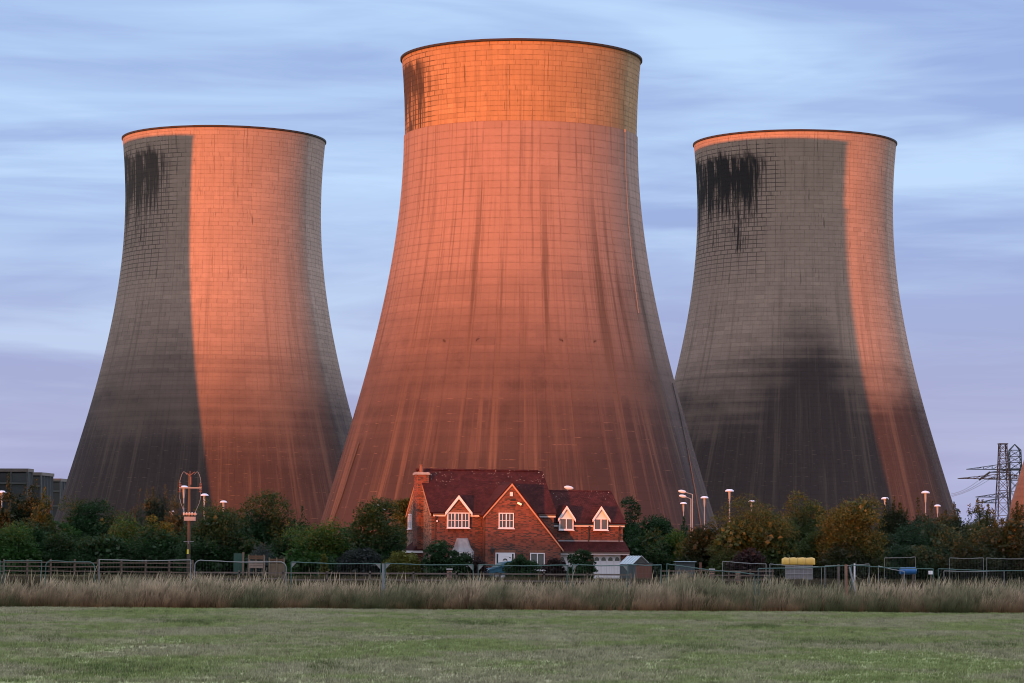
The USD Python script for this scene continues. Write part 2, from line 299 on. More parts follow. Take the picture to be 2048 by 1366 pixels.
def tower(loc, q, label, plan, panels=True, detail=True):
    """plan: list of (z0, z1, panels round, row height, material, lift) from the foot up."""
    cx, cy = loc
    T = thing('cooling_tower', label, 'cooling tower', (cx, cy, 0), group='cooling towers of the power station')
    back = math.atan2(cy, cx)                                     # direction away from the camera
    for z0, z1, npan, row, m, lift in plan:
        rows = int(round((z1 - z0) / row)); row = (z1 - z0) / rows
        t0 = round(z0 / row)
        # closed shell
        na, nz = 264, rows + 1
        a = back + np.linspace(0, 2 * PI, na + 1); z = np.linspace(z0, z1, nz)
        A, Z = np.meshgrid(a, z)
        v, nn = shell_frame(cx, cy, q, A.ravel(), Z.ravel(), lift)
        vi, ni = shell_frame(cx, cy, q, A.ravel(), Z.ravel(), lift - 0.35)
        uv = np.c_[((A - back) / (2 * PI) * npan).ravel(), ((Z - z0) / row + t0).ravel()]
        k = np.arange(na * (nz - 1)); i, j = k % na, k // na; o = j * (na + 1) + i
        f = np.c_[o, o + 1, o + na + 2, o + na + 1]; h = len(v)
        lo, hi = np.arange(na), (nz - 1) * (na + 1) + np.arange(na)
        caps = np.r_[np.c_[lo, lo + h, lo + 1 + h, lo + 1], np.c_[hi, hi + 1, hi + 1 + h, hi + h]]
        raw('shell', np.r_[v, vi], np.r_[f, f[:, ::-1] + h, caps], np.r_[nn, -ni], m, T, np.r_[uv, uv])
        if not panels: continue
        # raised shutter panels with recessed joints on the side that can be seen
        step = 2 * PI / npan
        ks = [k for k in range(npan) if abs((k + 0.5) / npan - 0.5) < 0.31]
        K, J = [x.ravel() for x in np.meshgrid(np.array(ks), np.arange(rows))]
        KO = K + (0.5 * ((((J + t0) * 0.618034) % 1.0) > 0.80) if m != 'mantle_concrete' else 0.0)
        a0, a1, y0, y1 = back + (K + (K * 0) - (KO - K)) * step, back + (K + 1 - (KO - K)) * step, z0 + J * row, z0 + (J + 1) * row
        rm = prof((y0 + y1) / 2, q); g = 0.045; ga = g / rm; proud = 0.022
        def corner(a, z, l, k_, j_):
            p, n_ = shell_frame(cx, cy, q, a, z, lift + l); return p, n_, np.c_[(a - back) / step, (z - z0) / row + t0]
        A0, A1, Y0, Y1 = a0 + ga, a1 - ga, y0 + g, y1 - g
        B0, B1, W0, W1 = a0 + 1.9 * ga, a1 - 1.9 * ga, y0 + 1.9 * g, y1 - 1.9 * g
        am = (B0 + B1) / 2
        outer = [corner(a, z, -0.01, K, J) for a, z in ((A0, Y0), (A1, Y0), (A1, Y1), (A0, Y1))]
        inner = [corner(a, z, proud, K, J) for a, z in ((B0, W0), (am, W0), (B1, W0), (B1, W1), (am, W1), (B0, W1))]
        V = np.stack([p for p, _, _ in outer] * 1 + [p for p, _, _ in (inner[0], inner[2], inner[3], inner[5])] + [p for p, _, _ in inner], 1)
        U = np.stack([u for _, _, u in outer] + [u for _, _, u in (inner[0], inner[2], inner[3], inner[5])] + [u for _, _, u in inner], 1)
        No = np.stack([n_ for _, n_, _ in outer], 1)
        c = V[:, :4].mean(1, keepdims=True); side = V[:, :4] - c; side /= np.linalg.norm(side, axis=-1, keepdims=True)
        Ns = No + 0.9 * side; Ns /= np.linalg.norm(Ns, axis=-1, keepdims=True)
        NN = np.concatenate([Ns, Ns, np.stack([n_ for _, n_, _ in inner], 1)], 1)
        faces = np.array([[0, 1, 5, 4], [1, 2, 6, 5], [2, 3, 7, 6], [3, 0, 4, 7], [8, 9, 12, 13], [9, 10, 11, 12]])
        # the ones that show largest become parts of their own
        P = proj(V[:, :4] + np.array([cx, cy, 0])); d = P[:, [1, 2, 3, 0]] - P
        area = 0.5 * np.abs((P[:, :, 0] * d[:, :, 1] - P[:, :, 1] * d[:, :, 0]).sum(1))
        cen = P.mean(1); area[(cen[:, 1] > SEEN_BELOW[m]) | (cen[:, 0] < 0) | (cen[:, 0] > 2048)] = 0
        share = 0 if not detail else (150 if len(plan) > 1 else 300)
        best = np.argsort(-area)[:share]; single = np.zeros(len(K), bool); single[best] = True
        for b_ in best:
            raw('panel', V[b_], faces, NN[b_], m, T, U[b_])
        rest = np.where(~single)[0]
        raw('panel', V[rest].reshape(-1, 3), (faces[None] + 14 * np.arange(len(rest))[:, None, None]).reshape(-1, 4), NN[rest].reshape(-1, 3), m, T, U[rest].reshape(-1, 2), kind='stuff')
    r = float(prof(TH, q))
    obj('rim', lathe([(r - 0.5, TH + 0.005), (r + 0.06, TH - 0.40), (r + 0.26, TH - 0.22), (r + 0.26, TH + 0.16), (r - 0.5, TH + 0.16), (r - 0.5, TH + 0.005)], 192), 'rim_iron', T, smooth=40)
    return T

SEEN_BELOW = {'old_concrete_left': 985, 'old_concrete_right': 985, 'old_concrete_collar': 999, 'mantle_concrete': 940, 'plain_concrete': 0}
TW_L = tower(TOWERS['left'], Q_OUT, 'grey cooling tower with a black soot patch at upper left, left of the tallest one', [(0.0, TH, NP, ROW, 'old_concrete_left', 0.0)])
TW_M = tower(TOWERS['middle'], Q_MID, 'tallest-looking cooling tower with an orange collar, behind the brick house',
             [(0.0, 96.6, NPM, ROWM, 'mantle_concrete', 0.12), (96.6, TH, NP, 1.12, 'old_concrete_collar', -0.12)])
TW_R = tower(TOWERS['right'], Q_OUT, 'cooling tower mostly in shade, with streaky soot and a dark plume, beside the pylons', [(0.0, TH, NP, ROW, 'old_concrete_right', 0.0)])

concrete('plain_concrete', (0.29, 0.215, 0.175), (0.10, 0.08, 0.07), 0.5, (90.0, 91.0, 10.0, 11.0), None, 10.0, 50.0, 0.8, 0.4, 0.06, (40, 100))
# the neighbour whose shadow falls on the left tower, and the one whose flank shows at the right edge
tower((-168.5, 647.0), Q_OUT, 'neighbouring cooling tower left of the three, casting its shadow on the left one', [(0.0, TH, NP, ROW, 'plain_concrete', 0.0)], panels=False)
E4 = at(2326, 1023, 800.0)
TW_E = tower((E4[0], E4[1]), Q_OUT, 'sunlit flank of a cooling tower cut off at the right edge, beside the pylons', [(0.0, TH, NP, ROW, 'plain_concrete', 0.0)], detail=False)
# conduits and fittings on the middle tower
def on_shell(q, loc, px0, z, out=0.25):
    """Point on the near side of a shell at height z that lies under photograph column px0."""
    best = None
    back = math.atan2(loc[1], loc[0])
    a = back + np.linspace(0.5 * PI, 1.5 * PI, 1500)
    v, n = shell_frame(0, 0, q, a, np.full(1500, z), out)
    P = proj(v + np.array([loc[0], loc[1], 0])); i = np.argmin(np.abs(P[:, 0] - px0)); return v[i]
lm = TOWERS['middle']
pts = [on_shell(Q_MID, lm, x, z, 0.4) for x, z in ((1250, 96.0), (1252, 86), (1257, 76), (1265, 66), (1277, 55))]
obj('conduit', tube(pts, 0.06, 5), 'conduit_steel', TW_M)
b0 = on_shell(Q_MID, lm, 1250, 96.5, 0.5)
obj('junction_box', box(b0[0] - .16, b0[0] + .16, b0[1] - .15, b0[1] + .15, 96.0, 96.7), 'conduit_steel', TW_M)
pts = [on_shell(Q_MID, lm, x, z, 0.35) for x, z in ((718, 26), (700, 20), (683, 14), (665, 8.7), (655, 4))]
obj('down_cable', tube(pts, 0.16, 5), 'dark_cable', TW_M)
pts = [on_shell(Q_MID, lm, x, z, 0.35) for x, z in ((1345, 40), (1362, 32), (1377, 24), (1392, 15), (1405, 6))]
obj('down_cable', tube(pts, 0.12, 5), 'dark_cable', TW_M)

# ---------------------------------------------------------------- ground
def ground_material():
    n = {'geo': ('geometry', {}), 'm1': ('mapping', {'scale': (0.20, 0.13, 1)}), 'm2': ('mapping', {'scale': (1.6, 0.9, 1)}),
         'n1': ('noise_texture', {'scale': 1.0, 'detail': 5.0, 'roughness': 0.65}), 'n2': ('noise_texture', {'scale': 1.0, 'detail': 6.0, 'roughness': 0.75}),
         'r1': ('rgb_ramp', {'ramp': [(0.30, (0.17, 0.22, 0.09)), (0.48, (0.25, 0.28, 0.14)), (0.62, (0.30, 0.29, 0.19)), (0.75, (0.20, 0.24, 0.10))]}),
         'r2': ('rgb_ramp', {'ramp': [(0.3, (0.55, 0.55, 0.55)), (0.7, (1.15, 1.15, 1.1))]}),
         'mx': ('mix', {'mix_type': 'multiply', 'fac': 1.0}), 'p': ('principled_bsdf', {'roughness': 0.95, 'specular_ior_level': 0.05})}
    l = [('geo.position', 'm1.vector'), ('geo.position', 'm2.vector'), ('m1.vector', 'n1.vector'), ('m2.vector', 'n2.vector'), ('n1.fac', 'r1.fac'), ('n2.fac', 'r2.fac'),
         ('r1.color', 'mx.color1'), ('r2.color', 'mx.color2'), ('mx.color', 'p.base_color')]
    MAT['ground'] = usdkit.material(stage, '/World/Looks/ground', n, l, surface='p.BSDF')
ground_material()
mat('rough_ground', (0.075, 0.065, 0.035), 0.95, 0.35, 0.6, 0.05, coords='object')
obj('ground', box(-9000, 9000, -9000, 9000, -1.0, 0.0), 'ground', kind='structure')
def sheet(x0, x1, y0, y1, z):
    return trimesh.Trimesh([[x0, y0, z], [x1, y0, z], [x1, y1, z], [x0, y1, z]], [[0, 1, 2], [0, 2, 3]], process=False)
obj('rough_meadow_ground', sheet(-150, 150, 105.2, 520, 0.004), 'rough_ground', kind='structure')

# ---------------------------------------------------------------- boiler house blocks, far left
mat('panel_cladding', (0.032, 0.034, 0.038), 0.95, 0.06, 0.15, 0.02)
mat('parapet', (0.085, 0.07, 0.068), 0.7, 0.1, 0.3)
mat('floor_slab', (0.045, 0.05, 0.053), 0.7, 0.1, 0.3)
mat('window_frame_grey', (0.035, 0.038, 0.042), 0.5)
def glass(name, tint, rough=0.08, shine=0.85):
    MAT[name] = usdkit.material(stage, '/World/Looks/' + name, {
        'f': ('fresnel', {'IOR': 1.5}), 't': ('diffuse_bsdf', {'color': tint}), 'g': ('glossy_bsdf', {'color': (0.9, 0.9, 0.9), 'roughness': rough}),
        'a': ('math', {'math_type': 'multiply_add', 'value2': shine, 'value3': 0.04 * shine}), 'm': ('mix_closure', {})},
        [('f.fac', 'a.value1'), ('a.value', 'm.fac'), ('t.BSDF', 'm.closure1'), ('g.BSDF', 'm.closure2')], surface='m.closure')
glass('dark_glass', (0.02, 0.022, 0.024)); glass('bay_glass', (0.05, 0.055, 0.058)); glass('block_glass', (0.018, 0.022, 0.026), 0.3, 0.35); glass('block_glass_pale', (0.03, 0.036, 0.042), 0.3, 0.35)
def block(px_corner, py_top, Y, front, side, rot, label):
    c = at(px_corner, py_top, Y); H = c[2]
    B = thing('boiler_house_block', label, 'building', (c[0], c[1], 0), rot, 'boiler house blocks of the power station')
    obj('wall', box(-0.0, side * 0 + -front, 0.3, side, 0, H - 1.0), 'panel_cladding', B)
    obj('parapet', box(0.25, -front - 0.2, -0.25, side + 0.2, H - 1.0, H), 'parapet', B)
    nb = max(1, int(round(front / 5.0)))
    w = front / nb; levels = [H - 1.2, H - 4.4, H - 9.5, H - 14.6]
    for k in range(nb):
        x1 = -k * w - 0.25; x0 = -(k + 1) * w + 0.25
        for hi, lo in zip(levels[:-1], levels[1:]):
            obj('pane', box(x0, x1, -0.05, 0.2, lo + 0.35, hi - 0.25), 'block_glass' if (k + int(hi)) % 3 else 'block_glass_pale', B)
        obj('mullion', box(x1, x1 + 0.5, -0.25, 0.29, 3, H - 1.0), 'window_frame_grey', B)
    for lv in levels[1:]:
        obj('floor_slab', box(-front, -0.1, -0.45, 0.28, lo * 0 + lv - 0.3, lv + 0.3), 'floor_slab', B)
    for k in range(3):
        yy = side * (k + 1) / 4
        obj('side_joint', box(0.0, 0.12, yy, yy + 0.3, 4, H - 1.1), 'window_frame_grey', B)
block(55, 937, 850.0, 30.0, 6.0, math.radians(-6), 'nearest dark glazed block at the left edge, left of the left cooling tower')
block(82, 944.5, 905.0, 14.0, 15.0, math.radians(-6), 'middle stepped dark glazed block between the edge block and the lowest one')
block(121, 957, 985.0, 14.0, 9.0, math.radians(-6), 'smallest dark glazed block, touching the outline of the left cooling tower')

# an unseen long building, added out of the frame to keep the blocks in shade
SHADE_HALL = thing('added_shade_hall', 'unseen flat-roofed building added left of the glazed blocks to shade them', 'building', (-215, 793, 0), -SUN_AZ)
obj('wall', box(-60, 57, -12, 12, 0, 29.5), 'panel_cladding', SHADE_HALL)
obj('roof', box(-60.5, 57.5, -12.5, 12.5, 29.5, 30.6), 'parapet', SHADE_HALL)

# ---------------------------------------------------------------- pylons
mat('galvanised', (0.035, 0.042, 0.05), 0.6, 0.12, 0.5)
mat('red_oxide', (0.085, 0.042, 0.04), 0.7, 0.15, 0.5)
mat('insulator', (0.05, 0.035, 0.03), 0.3)
def lattice(levels, widths, w=0.28, depth=None):
    """Four legs through (z, half width) levels with X bracing on every face."""
    m = []
    cs = lambda z, h: [np.array([sx_ * h, sy_ * h, z]) for sx_, sy_ in ((-1, -1), (1, -1), (1, 1), (-1, 1))]
    for (z0, h0), (z1, h1) in zip(zip(levels[:-1], widths[:-1]), zip(levels[1:], widths[1:])):
        A, B = cs(z0, h0), cs(z1, h1)
        for i in range(4):
            m.append(beam(A[i], B[i], w)); j = (i + 1) % 4
            m.append(beam(A[i], B[j], w * 0.55)); m.append(beam(A[j], B[i], w * 0.55)); m.append(beam(B[i], B[j], w * 0.55))
    return trimesh.util.concatenate(m)
def cross_arm(z, h, xr, rise, bays=4, w=0.26):
    """Tapering arm from the body (half width h) out to x = xr, at height z, tied from z + rise."""
    m = []; s = 1 if xr > 0 else -1
    tip = np.array([xr, 0, z])
    for sy_ in (-1, 1):
        r0, r1 = np.array([s * h, sy_ * h, z]), np.array([s * h, sy_ * h, z + rise])
        m += [beam(r0, tip, w), beam(r1, tip, w * 0.8)]
        for k in range(bays):
            t0, t1 = k / bays, (k + 1) / bays
            lo0, hi0 = r0 + (tip - r0) * t0, r1 + (tip - r1) * t0
            lo1 = r0 + (tip - r0) * t1; hi1 = r1 + (tip - r1) * t1
            m.append(beam(lo0, hi0, w * 0.5))
            if k < bays - 1: m.append(beam(hi0, lo1, w * 0.5))
    for k in range(bays):
        t = k / bays
        a = np.array([s * h, -h, z]); b = np.array([s * h, h, z])
        m.append(beam(a + (tip - a) * t, b + (tip - b) * t, w * 0.5))
    return trimesh.util.concatenate(m)
YP = 960.0; SPP = F / YP                                            # photograph pixels per metre there
def zpx(py): return EYE + (1103 - py) / SPP
pb = at(2007, 1103, YP)
P1 = thing('pylon', 'red-painted lattice pylon with a flat top, the left one of the pair', 'pylon', (pb[0], pb[1], 0), math.radians(4))
lv = [0, 6, 11, 15.5, zpx(1000), zpx(975), zpx(953), zpx(928), zpx(911), zpx(897), zpx(883)]
obj('tower_frame', lattice(lv, [3.4, 2.9, 2.5, 2.3, 2.1, 1.9, 1.7, 1.5, 1.35, 1.25, 1.15], 0.25), 'red_oxide', P1)
obj('cross_arm', cross_arm(zpx(952), 1.7, -15.6, 1.6, 5), 'red_oxide', P1)
obj('cross_arm', cross_arm(zpx(952), 1.7, 12.0, 1.6, 4), 'red_oxide', P1)
obj('cross_arm', cross_arm(zpx(1000), 2.1, -9.0, 1.4, 3), 'galvanised', P1)
obj('top_plate', box(-1.5, 1.5, -1.5, 1.5, zpx(883), zpx(883) + 0.35), 'red_oxide', P1)
pb2 = at(2031, 1103, YP + 12)
P2 = thing('pylon', 'grey lattice pylon with a pointed top, beside the cut-off tower', 'pylon', (pb2[0], pb2[1], 0), math.radians(-3))
lv = [0, 6, 11, 15.5, zpx(1000), zpx(975), zpx(953), zpx(932)]
obj('tower_frame', lattice(lv, [3.2, 2.8, 2.5, 2.2, 1.9, 1.7, 1.6, 1.9], 0.27), 'galvanised', P2)
obj('head_frame', lattice([zpx(932), zpx(917), zpx(905), zpx(892)], [2.1, 2.0, 1.95, 1.85], 0.24), 'galvanised', P2)
obj('peak', [beam([a * 1.85, b * 1.85, zpx(892)], [0, 0, zpx(880)], 0.26) for a in (-1, 1) for b in (-1, 1)], 'galvanised', P2)
obj('platform', box(-2.6, 2.6, -2.6, 2.6, zpx(933), zpx(929)), 'galvanised', P2)
for z, x, r in ((931, -16.6, 2.2), (951, -10.5, 1.6), (987, -13.5, 1.9), (937, -9.0, 1.0), (953, 8.5, 1.5), (987, 9.0, 1.5)):
    obj('cross_arm', cross_arm(zpx(z), 1.8, x, r, 5), 'galvanised', P2)
def wire(name, label, pts, r=0.07, m='dark_cable', cat='power line', group=None):
    obj(name, tube(pts, r, 4), m, label=label, cat=cat, group=group)
def sag(p, q, s, n=8):
    t = np.linspace(0, 1, n + 1)[:, None]; p, q = np.array(p), np.array(q)
    v = p + (q - p) * t; v[:, 2] -= s * 4 * (t * (1 - t))[:, 0]; return v
for k, ((x0, y0), (x1, y1)) in enumerate((((1902, 988), (1957, 961)), ((1902, 991), (1968, 960)), ((1904, 993), (1985, 955)))):
    wire('overhead_wire', ('upper thin wire running from the red pylon behind the right cooling tower', 'middle thin wire running from the red pylon behind the right cooling tower', 'lowest thin wire running from the pylons behind the right cooling tower')[k],
         sag(at(x0, y0, 1100), at(x1, y1, YP), 0.8), 0.06, 'dark_cable', 'wire')
a_, b_ = at(1958, 960, YP), at(1980, 944, YP)
obj('insulator_string', bar(a_, b_, 0.34, 8), 'insulator', label='thick dark insulator string slanting under the red pylon arm', cat='insulator')
# a low gantry behind the right tower's foot
gb = at(1912, 1103, 930.0)
G = thing('substation_gantry', 'low steel gantry half hidden by the brown shrubs beside the right tower', 'gantry', (gb[0], gb[1], 0))
obj('post', lattice([0, 5, 10, 17.2], [0.6, 0.6, 0.55, 0.5], 0.2), 'galvanised', G)
obj('beam', box(-6, 0.9, -0.4, 0.4, 16.2, 16.9), 'galvanised', G)

# ---------------------------------------------------------------- brick house
def brick_mat(name, c1, c2, dark, mortar):
    n = {'tc': ('texture_coordinate', {}), 'sep': ('separate_xyz', {}), 'add': ('math', {'math_type': 'add'}), 'com': ('combine_xyz', {}),
         'br': ('brick_texture', {'scale': 1.0, 'brick_width': 0.225, 'row_height': 0.075, 'mortar_size': 0.010, 'mortar_smooth': 0.2, 'bias': 0.0,
                                  'color1': (0, 0, 0), 'color2': (1, 1, 1), 'mortar': (0.5, 0.5, 0.5)}),
         'cell': ('vector_math', {'math_type': 'floor'}), 'cm': ('mapping', {'scale': (1 / 0.225, 1 / 0.075, 1.0)}),
         'wn': ('white_noise_texture', {'dimensions': '2D'}),
         'ramp': ('rgb_ramp', {'ramp': [(0.0, dark), (0.26, dark), (0.34, c1), (0.65, c2), (1.0, tuple(1.25 * np.array(c2)))]}),
         'big': ('noise_texture', {'scale': 0.9, 'detail': 4.0, 'roughness': 0.6}),
         'bigr': ('map_range', {'from_min': 0.3, 'from_max': 0.7, 'to_min': 0.72, 'to_max': 1.12}),
         'mul': ('vector_math', {'math_type': 'scale'}),
         'mx': ('mix', {'color2': mortar}), 'b': ('bump', {'strength': 0.6, 'distance': 0.012, 'invert': True}), 'p': ('principled_bsdf', {'roughness': 0.9, 'specular_ior_level': 0.1})}
    l = [('tc.object', 'sep.vector'), ('sep.x', 'add.value1'), ('sep.y', 'add.value2'), ('add.value', 'com.x'), ('sep.z', 'com.y'),
         ('com.vector', 'br.vector'), ('com.vector', 'cm.vector'), ('cm.vector', 'cell.vector1'), ('cell.vector', 'wn.vector'), ('wn.value', 'ramp.fac'),
         ('tc.object', 'big.vector'), ('big.fac', 'bigr.value'), ('ramp.color', 'mul.vector1'), ('bigr.result', 'mul.scale'),
         ('mul.vector', 'mx.color1'), ('br.fac', 'mx.fac'), ('mx.color', 'p.base_color'), ('br.fac', 'b.height'), ('b.normal', 'p.normal')]
    MAT[name] = usdkit.material(stage, '/World/Looks/' + name, n, l, surface='p.BSDF')
brick_mat('red_brick', (0.112, 0.031, 0.022), (0.155, 0.043, 0.030), (0.034, 0.020, 0.020), (0.13, 0.09, 0.075))
brick_mat('gable_brick_shaded', (0.125, 0.078, 0.060), (0.18, 0.11, 0.085), (0.045, 0.034, 0.03), (0.15, 0.13, 0.11))  # greyer copy of the house brick, with the gable's shade put into its colour
mat('soldier_brick', (0.15, 0.070, 0.048), 0.9, 0.45, 6.0, 0.1, stretch=(2, 2, 0.4))
def tile_mat(name, c, lichen):
    n = {'tc': ('texture_coordinate', {}), 'sep': ('separate_xyz', {}), 'com': ('combine_xyz', {}),
         'br': ('brick_texture', {'scale': 1.0, 'brick_width': 0.17, 'row_height': 0.085, 'mortar_size': 0.008, 'color1': tuple(0.75 * np.array(c)), 'color2': tuple(1.25 * np.array(c)), 'mortar': tuple(0.35 * np.array(c))}),
         'n': ('noise_texture', {'scale': 1.4, 'detail': 5.0, 'roughness': 0.65}), 'nr': ('map_range', {'from_min': 0.3, 'from_max': 0.7, 'to_min': 0.6, 'to_max': 1.25}),
         'mul': ('vector_math', {'math_type': 'scale'}),
         'v': ('voronoi_texture', {'scale': 4.2, 'randomness': 1.0}), 'vr': ('map_range', {'from_min': 0.11, 'from_max': 0.17, 'to_min': 1.0, 'to_max': 0.0, 'clamp': True}),
         'ln': ('noise_texture', {'scale': 0.5, 'detail': 2.0}), 'hz': ('map_range', {'from_min': lichen[0], 'from_max': lichen[1], 'to_min': 0.0, 'to_max': 1.0, 'clamp': True}),
         'lm': ('math', {'math_type': 'multiply'}), 'lr': ('map_range', {'from_min': 0.42, 'from_max': 0.58, 'clamp': True}), 'lm2': ('math', {'math_type': 'multiply'}),
         'mx': ('mix', {'color2': (0.60, 0.54, 0.50)}), 'b': ('bump', {'strength': 0.7, 'distance': 0.015, 'invert': True}), 'p': ('principled_bsdf', {'roughness': 0.9, 'specular_ior_level': 0.08})}
    l = [('tc.object', 'sep.vector'), ('sep.x', 'com.x'), ('sep.z', 'com.y'), ('com.vector', 'br.vector'), ('tc.object', 'n.vector'), ('n.fac', 'nr.value'),
         ('br.color', 'mul.vector1'), ('nr.result', 'mul.scale'), ('tc.object', 'v.vector'), ('v.distance', 'vr.value'), ('tc.object', 'ln.vector'), ('ln.fac', 'lr.value'), ('sep.z', 'hz.value'),
         ('vr.result', 'lm.value1'), ('hz.result', 'lm.value2'), ('lm.value', 'lm2.value1'), ('lr.result', 'lm2.value2'), ('lm2.value', 'mx.fac'), ('mul.vector', 'mx.color1'), ('mx.color', 'p.base_color'),
         ('br.fac', 'b.height'), ('b.normal', 'p.normal')]
    MAT[name] = usdkit.material(stage, '/World/Looks/' + name, n, l, surface='p.BSDF')
tile_mat('roof_tiles', (0.042, 0.011, 0.012), (7.2, 8.5))
tile_mat('garage_tiles', (0.042, 0.011, 0.012), (6.0, 7.6))
mat('verge_mortar', (0.30, 0.17, 0.11), 0.85)
mat('white_upvc', (0.56, 0.55, 0.60), 0.35, 0.03, 3.0, 0.5)
mat('white_paint', (0.53, 0.52, 0.56), 0.5, 0.05, 3.0)
mat('lead_sheet', (0.20, 0.21, 0.235), 0.5, 0.25, 2.5)
mat('brown_gutter', (0.055, 0.026, 0.02), 0.4)
mat('black_gutter', (0.018, 0.018, 0.02), 0.35)
mat('soffit_shadow', (0.30, 0.24, 0.2), 0.8)
mat('clay_pot', (0.13, 0.065, 0.045), 0.8)
mat('curtain', (0.34, 0.32, 0.33), 0.9, 0.12, 3.0, 0.1, stretch=(6, 6, .3))
mat('dark_room', (0.02, 0.02, 0.022), 0.9)
glass('house_glass', (0.030, 0.034, 0.038), 0.05)
MAT['clear_glass'] = usdkit.material(stage, '/World/Looks/clear_glass', {
    'f': ('fresnel', {'IOR': 1.5}), 't': ('transparent_bsdf', {'color': (0.85, 0.88, 0.88)}), 'g': ('glossy_bsdf', {'roughness': 0.03}), 'm': ('mix_closure', {})},
    [('f.fac', 'm.fac'), ('t.BSDF', 'm.closure1'), ('g.BSDF', 'm.closure2')], surface='m.closure')

HB = math.radians(15.0)
h0 = at(862, 1158, 226.0)
HOUSE = thing('brick_house', 'red brick house with dormers, chimney and double garage in front of the tallest tower', 'house', (h0[0], h0[1], 0), HB)
EV, RG, DP = 5.25, 8.62, 8.3                                      # eaves, ridge, depth of the main block
UL, UR = 0.0, 10.15
# main block: a solid with gables (pentagon in y-z), extruded along u
pent = lambda d0, d1, ev, rg, rd=None: [(d0, 0), (d1, 0), (d1, ev), ((d0 + d1) / 2 if rd is None else rd, rg), (d0, ev)]
obj('wall', poly(pent(0, DP, EV, RG - 0.12), UR - UL - 0.003, 'x', UL + 0.003), 'red_brick', HOUSE, label='front wall of red brick')
obj('wall', poly(pent(0.002, DP - 0.002, EV, RG - 0.12), 0.10, 'x', UL - 0.10), 'gable_brick_shaded', HOUSE, label='dull gable wall carrying the chimney')
slope = (RG - EV) / (DP / 2)
def roof_plane(u0, u1, d0, z0, d1, z1, t=0.14):
    """Tiled slope from eave (d0, z0) to ridge (d1, z1), spanning u0..u1."""
    v = []
    L = math.hypot(d1 - d0, z1 - z0); nx, nz = -(z1 - z0) / L * t, abs(d1 - d0) / L * t
    if d1 < d0: nx = -nx
    for u in (u0, u1):
        v += [(u, d0, z0), (u, d1, z1), (u, d1 + nx * 0, z1 + t), (u, d0 + nx, z0 + nz)]
    f = [[0, 1, 2, 3], [7, 6, 5, 4], [0, 4, 5, 1], [1, 5, 6, 2], [2, 6, 7, 3], [3, 7, 4, 0]]
    m = trimesh.Trimesh(v, [[q[0], q[1], q[2]] for q in f] + [[q[0], q[2], q[3]] for q in f], process=False); m.fix_normals(); return m
ROOF = obj('roof', [roof_plane(-0.16, UR + 0.18, -0.16, EV - 0.16 * slope + 0.06, DP / 2, RG + 0.06), roof_plane(-0.16, UR + 0.18, DP + 0.32, EV - 0.32 * slope + 0.06, DP / 2, RG + 0.06)], 'roof_tiles', HOUSE)
for k in range(23):
    u = -0.1 + k * 0.445
    m = trimesh.creation.capsule(0.40, 0.115, count=[8, 4]); m.apply_transform(TT.rotation_matrix(PI / 2, [0, 1, 0])); m.apply_translation([u + 0.02, DP / 2, RG + 0.17 + 0.012 * ((k * 7) % 3 - 1)])
    obj('ridge_tile', m, 'roof_tiles', ROOF)
obj('bargeboard', [beam((-0.135, -0.3, EV - 0.3 * slope + 0.02), (-0.135, DP / 2, RG + 0.0), 0.05, 0.16), beam((-0.135, DP + 0.3, EV - 0.3 * slope + 0.02), (-0.135, DP / 2, RG), 0.05, 0.16)], 'verge_mortar', HOUSE)
# white fascias and gutters along the front eaves, in the stretches the gables leave
fz = EV - 0.16 * slope + 0.02
def eave(u0, u1, d, z, gut='brown_gutter', p=None):
    obj('fascia', box(u0, u1, d + 0.03, d + 0.08, z - 0.17, z + 0.01), 'white_paint', p or HOUSE)
    obj('gutter', bar((u0, d - 0.03, z + 0.015), (u1, d - 0.03, z + 0.015), 0.06, 8), gut, p or HOUSE)
eave(0.1, 1.12, -0.18, fz); eave(3.18, 4.05, -0.18, fz); eave(8.8, UR + 0.1, -0.18, fz)

def window(u0, u1, z0, z1, d, cols, rows=2, parent=None, pane='house_glass', bars=True, sill=True, fr=0.075, side=False, blind=None):
    """Frame with cols casements; each casement split into 2 x rows panes by glazing bars. Front plane at d (or at u for side=True)."""
    par = parent or HOUSE
    def B(a0, a1, b0, b1, c0, c1):
        return box(a0, a1, b0, b1, c0, c1) if not side else box(b0, b1, a0, a1, c0, c1)
    W = UsdGeom.Xform.Define(stage, ppath(par) + '/' + numbered(ppath(par), 'window')).GetPrim()
    fm = [B(u0, u1, d - 0.03, d + 0.06, z0, z0 + fr), B(u0, u1, d - 0.03, d + 0.06, z1 - fr, z1), B(u0, u0 + fr, d - 0.03, d + 0.06, z0 + fr, z1 - fr), B(u1 - fr, u1, d - 0.03, d + 0.06, z0 + fr, z1 - fr)]
    cw = (u1 - u0 - fr) / cols
    for k in range(1, cols): fm.append(B(u0 + k * cw, u0 + k * cw + fr, d - 0.03, d + 0.06, z0 + fr, z1 - fr))
    obj('frame', fm, 'white_upvc', W)
    sa = []
    for k in range(cols):
        a0, a1 = u0 + k * cw + fr, u0 + (k + 1) * cw
        if bars:
            sa.append(B((a0 + a1) / 2 - 0.02, (a0 + a1) / 2 + 0.02, d - 0.015, d + 0.05, z0 + fr, z1 - fr))
            for r in range(1, rows):
                zz = z0 + fr + (z1 - z0 - 2 * fr) * r / rows; sa.append(B(a0, a1, d - 0.016, d + 0.049, zz - 0.02, zz + 0.02))
        obj('pane', B(a0 - 0.01, a1 + 0.01, d + 0.022, d + 0.034, z0 + fr - 0.01, z1 - fr + 0.01), pane if isinstance(pane, str) else pane[k % len(pane)], W)
    if sa: obj('glazing_bar', sa, 'white_upvc', W)
    if sill: obj('sill', B(u0 - 0.06, u1 + 0.06, d - 0.10, d + 0.05, z0 - 0.07, z0), 'white_upvc', W)
    return W
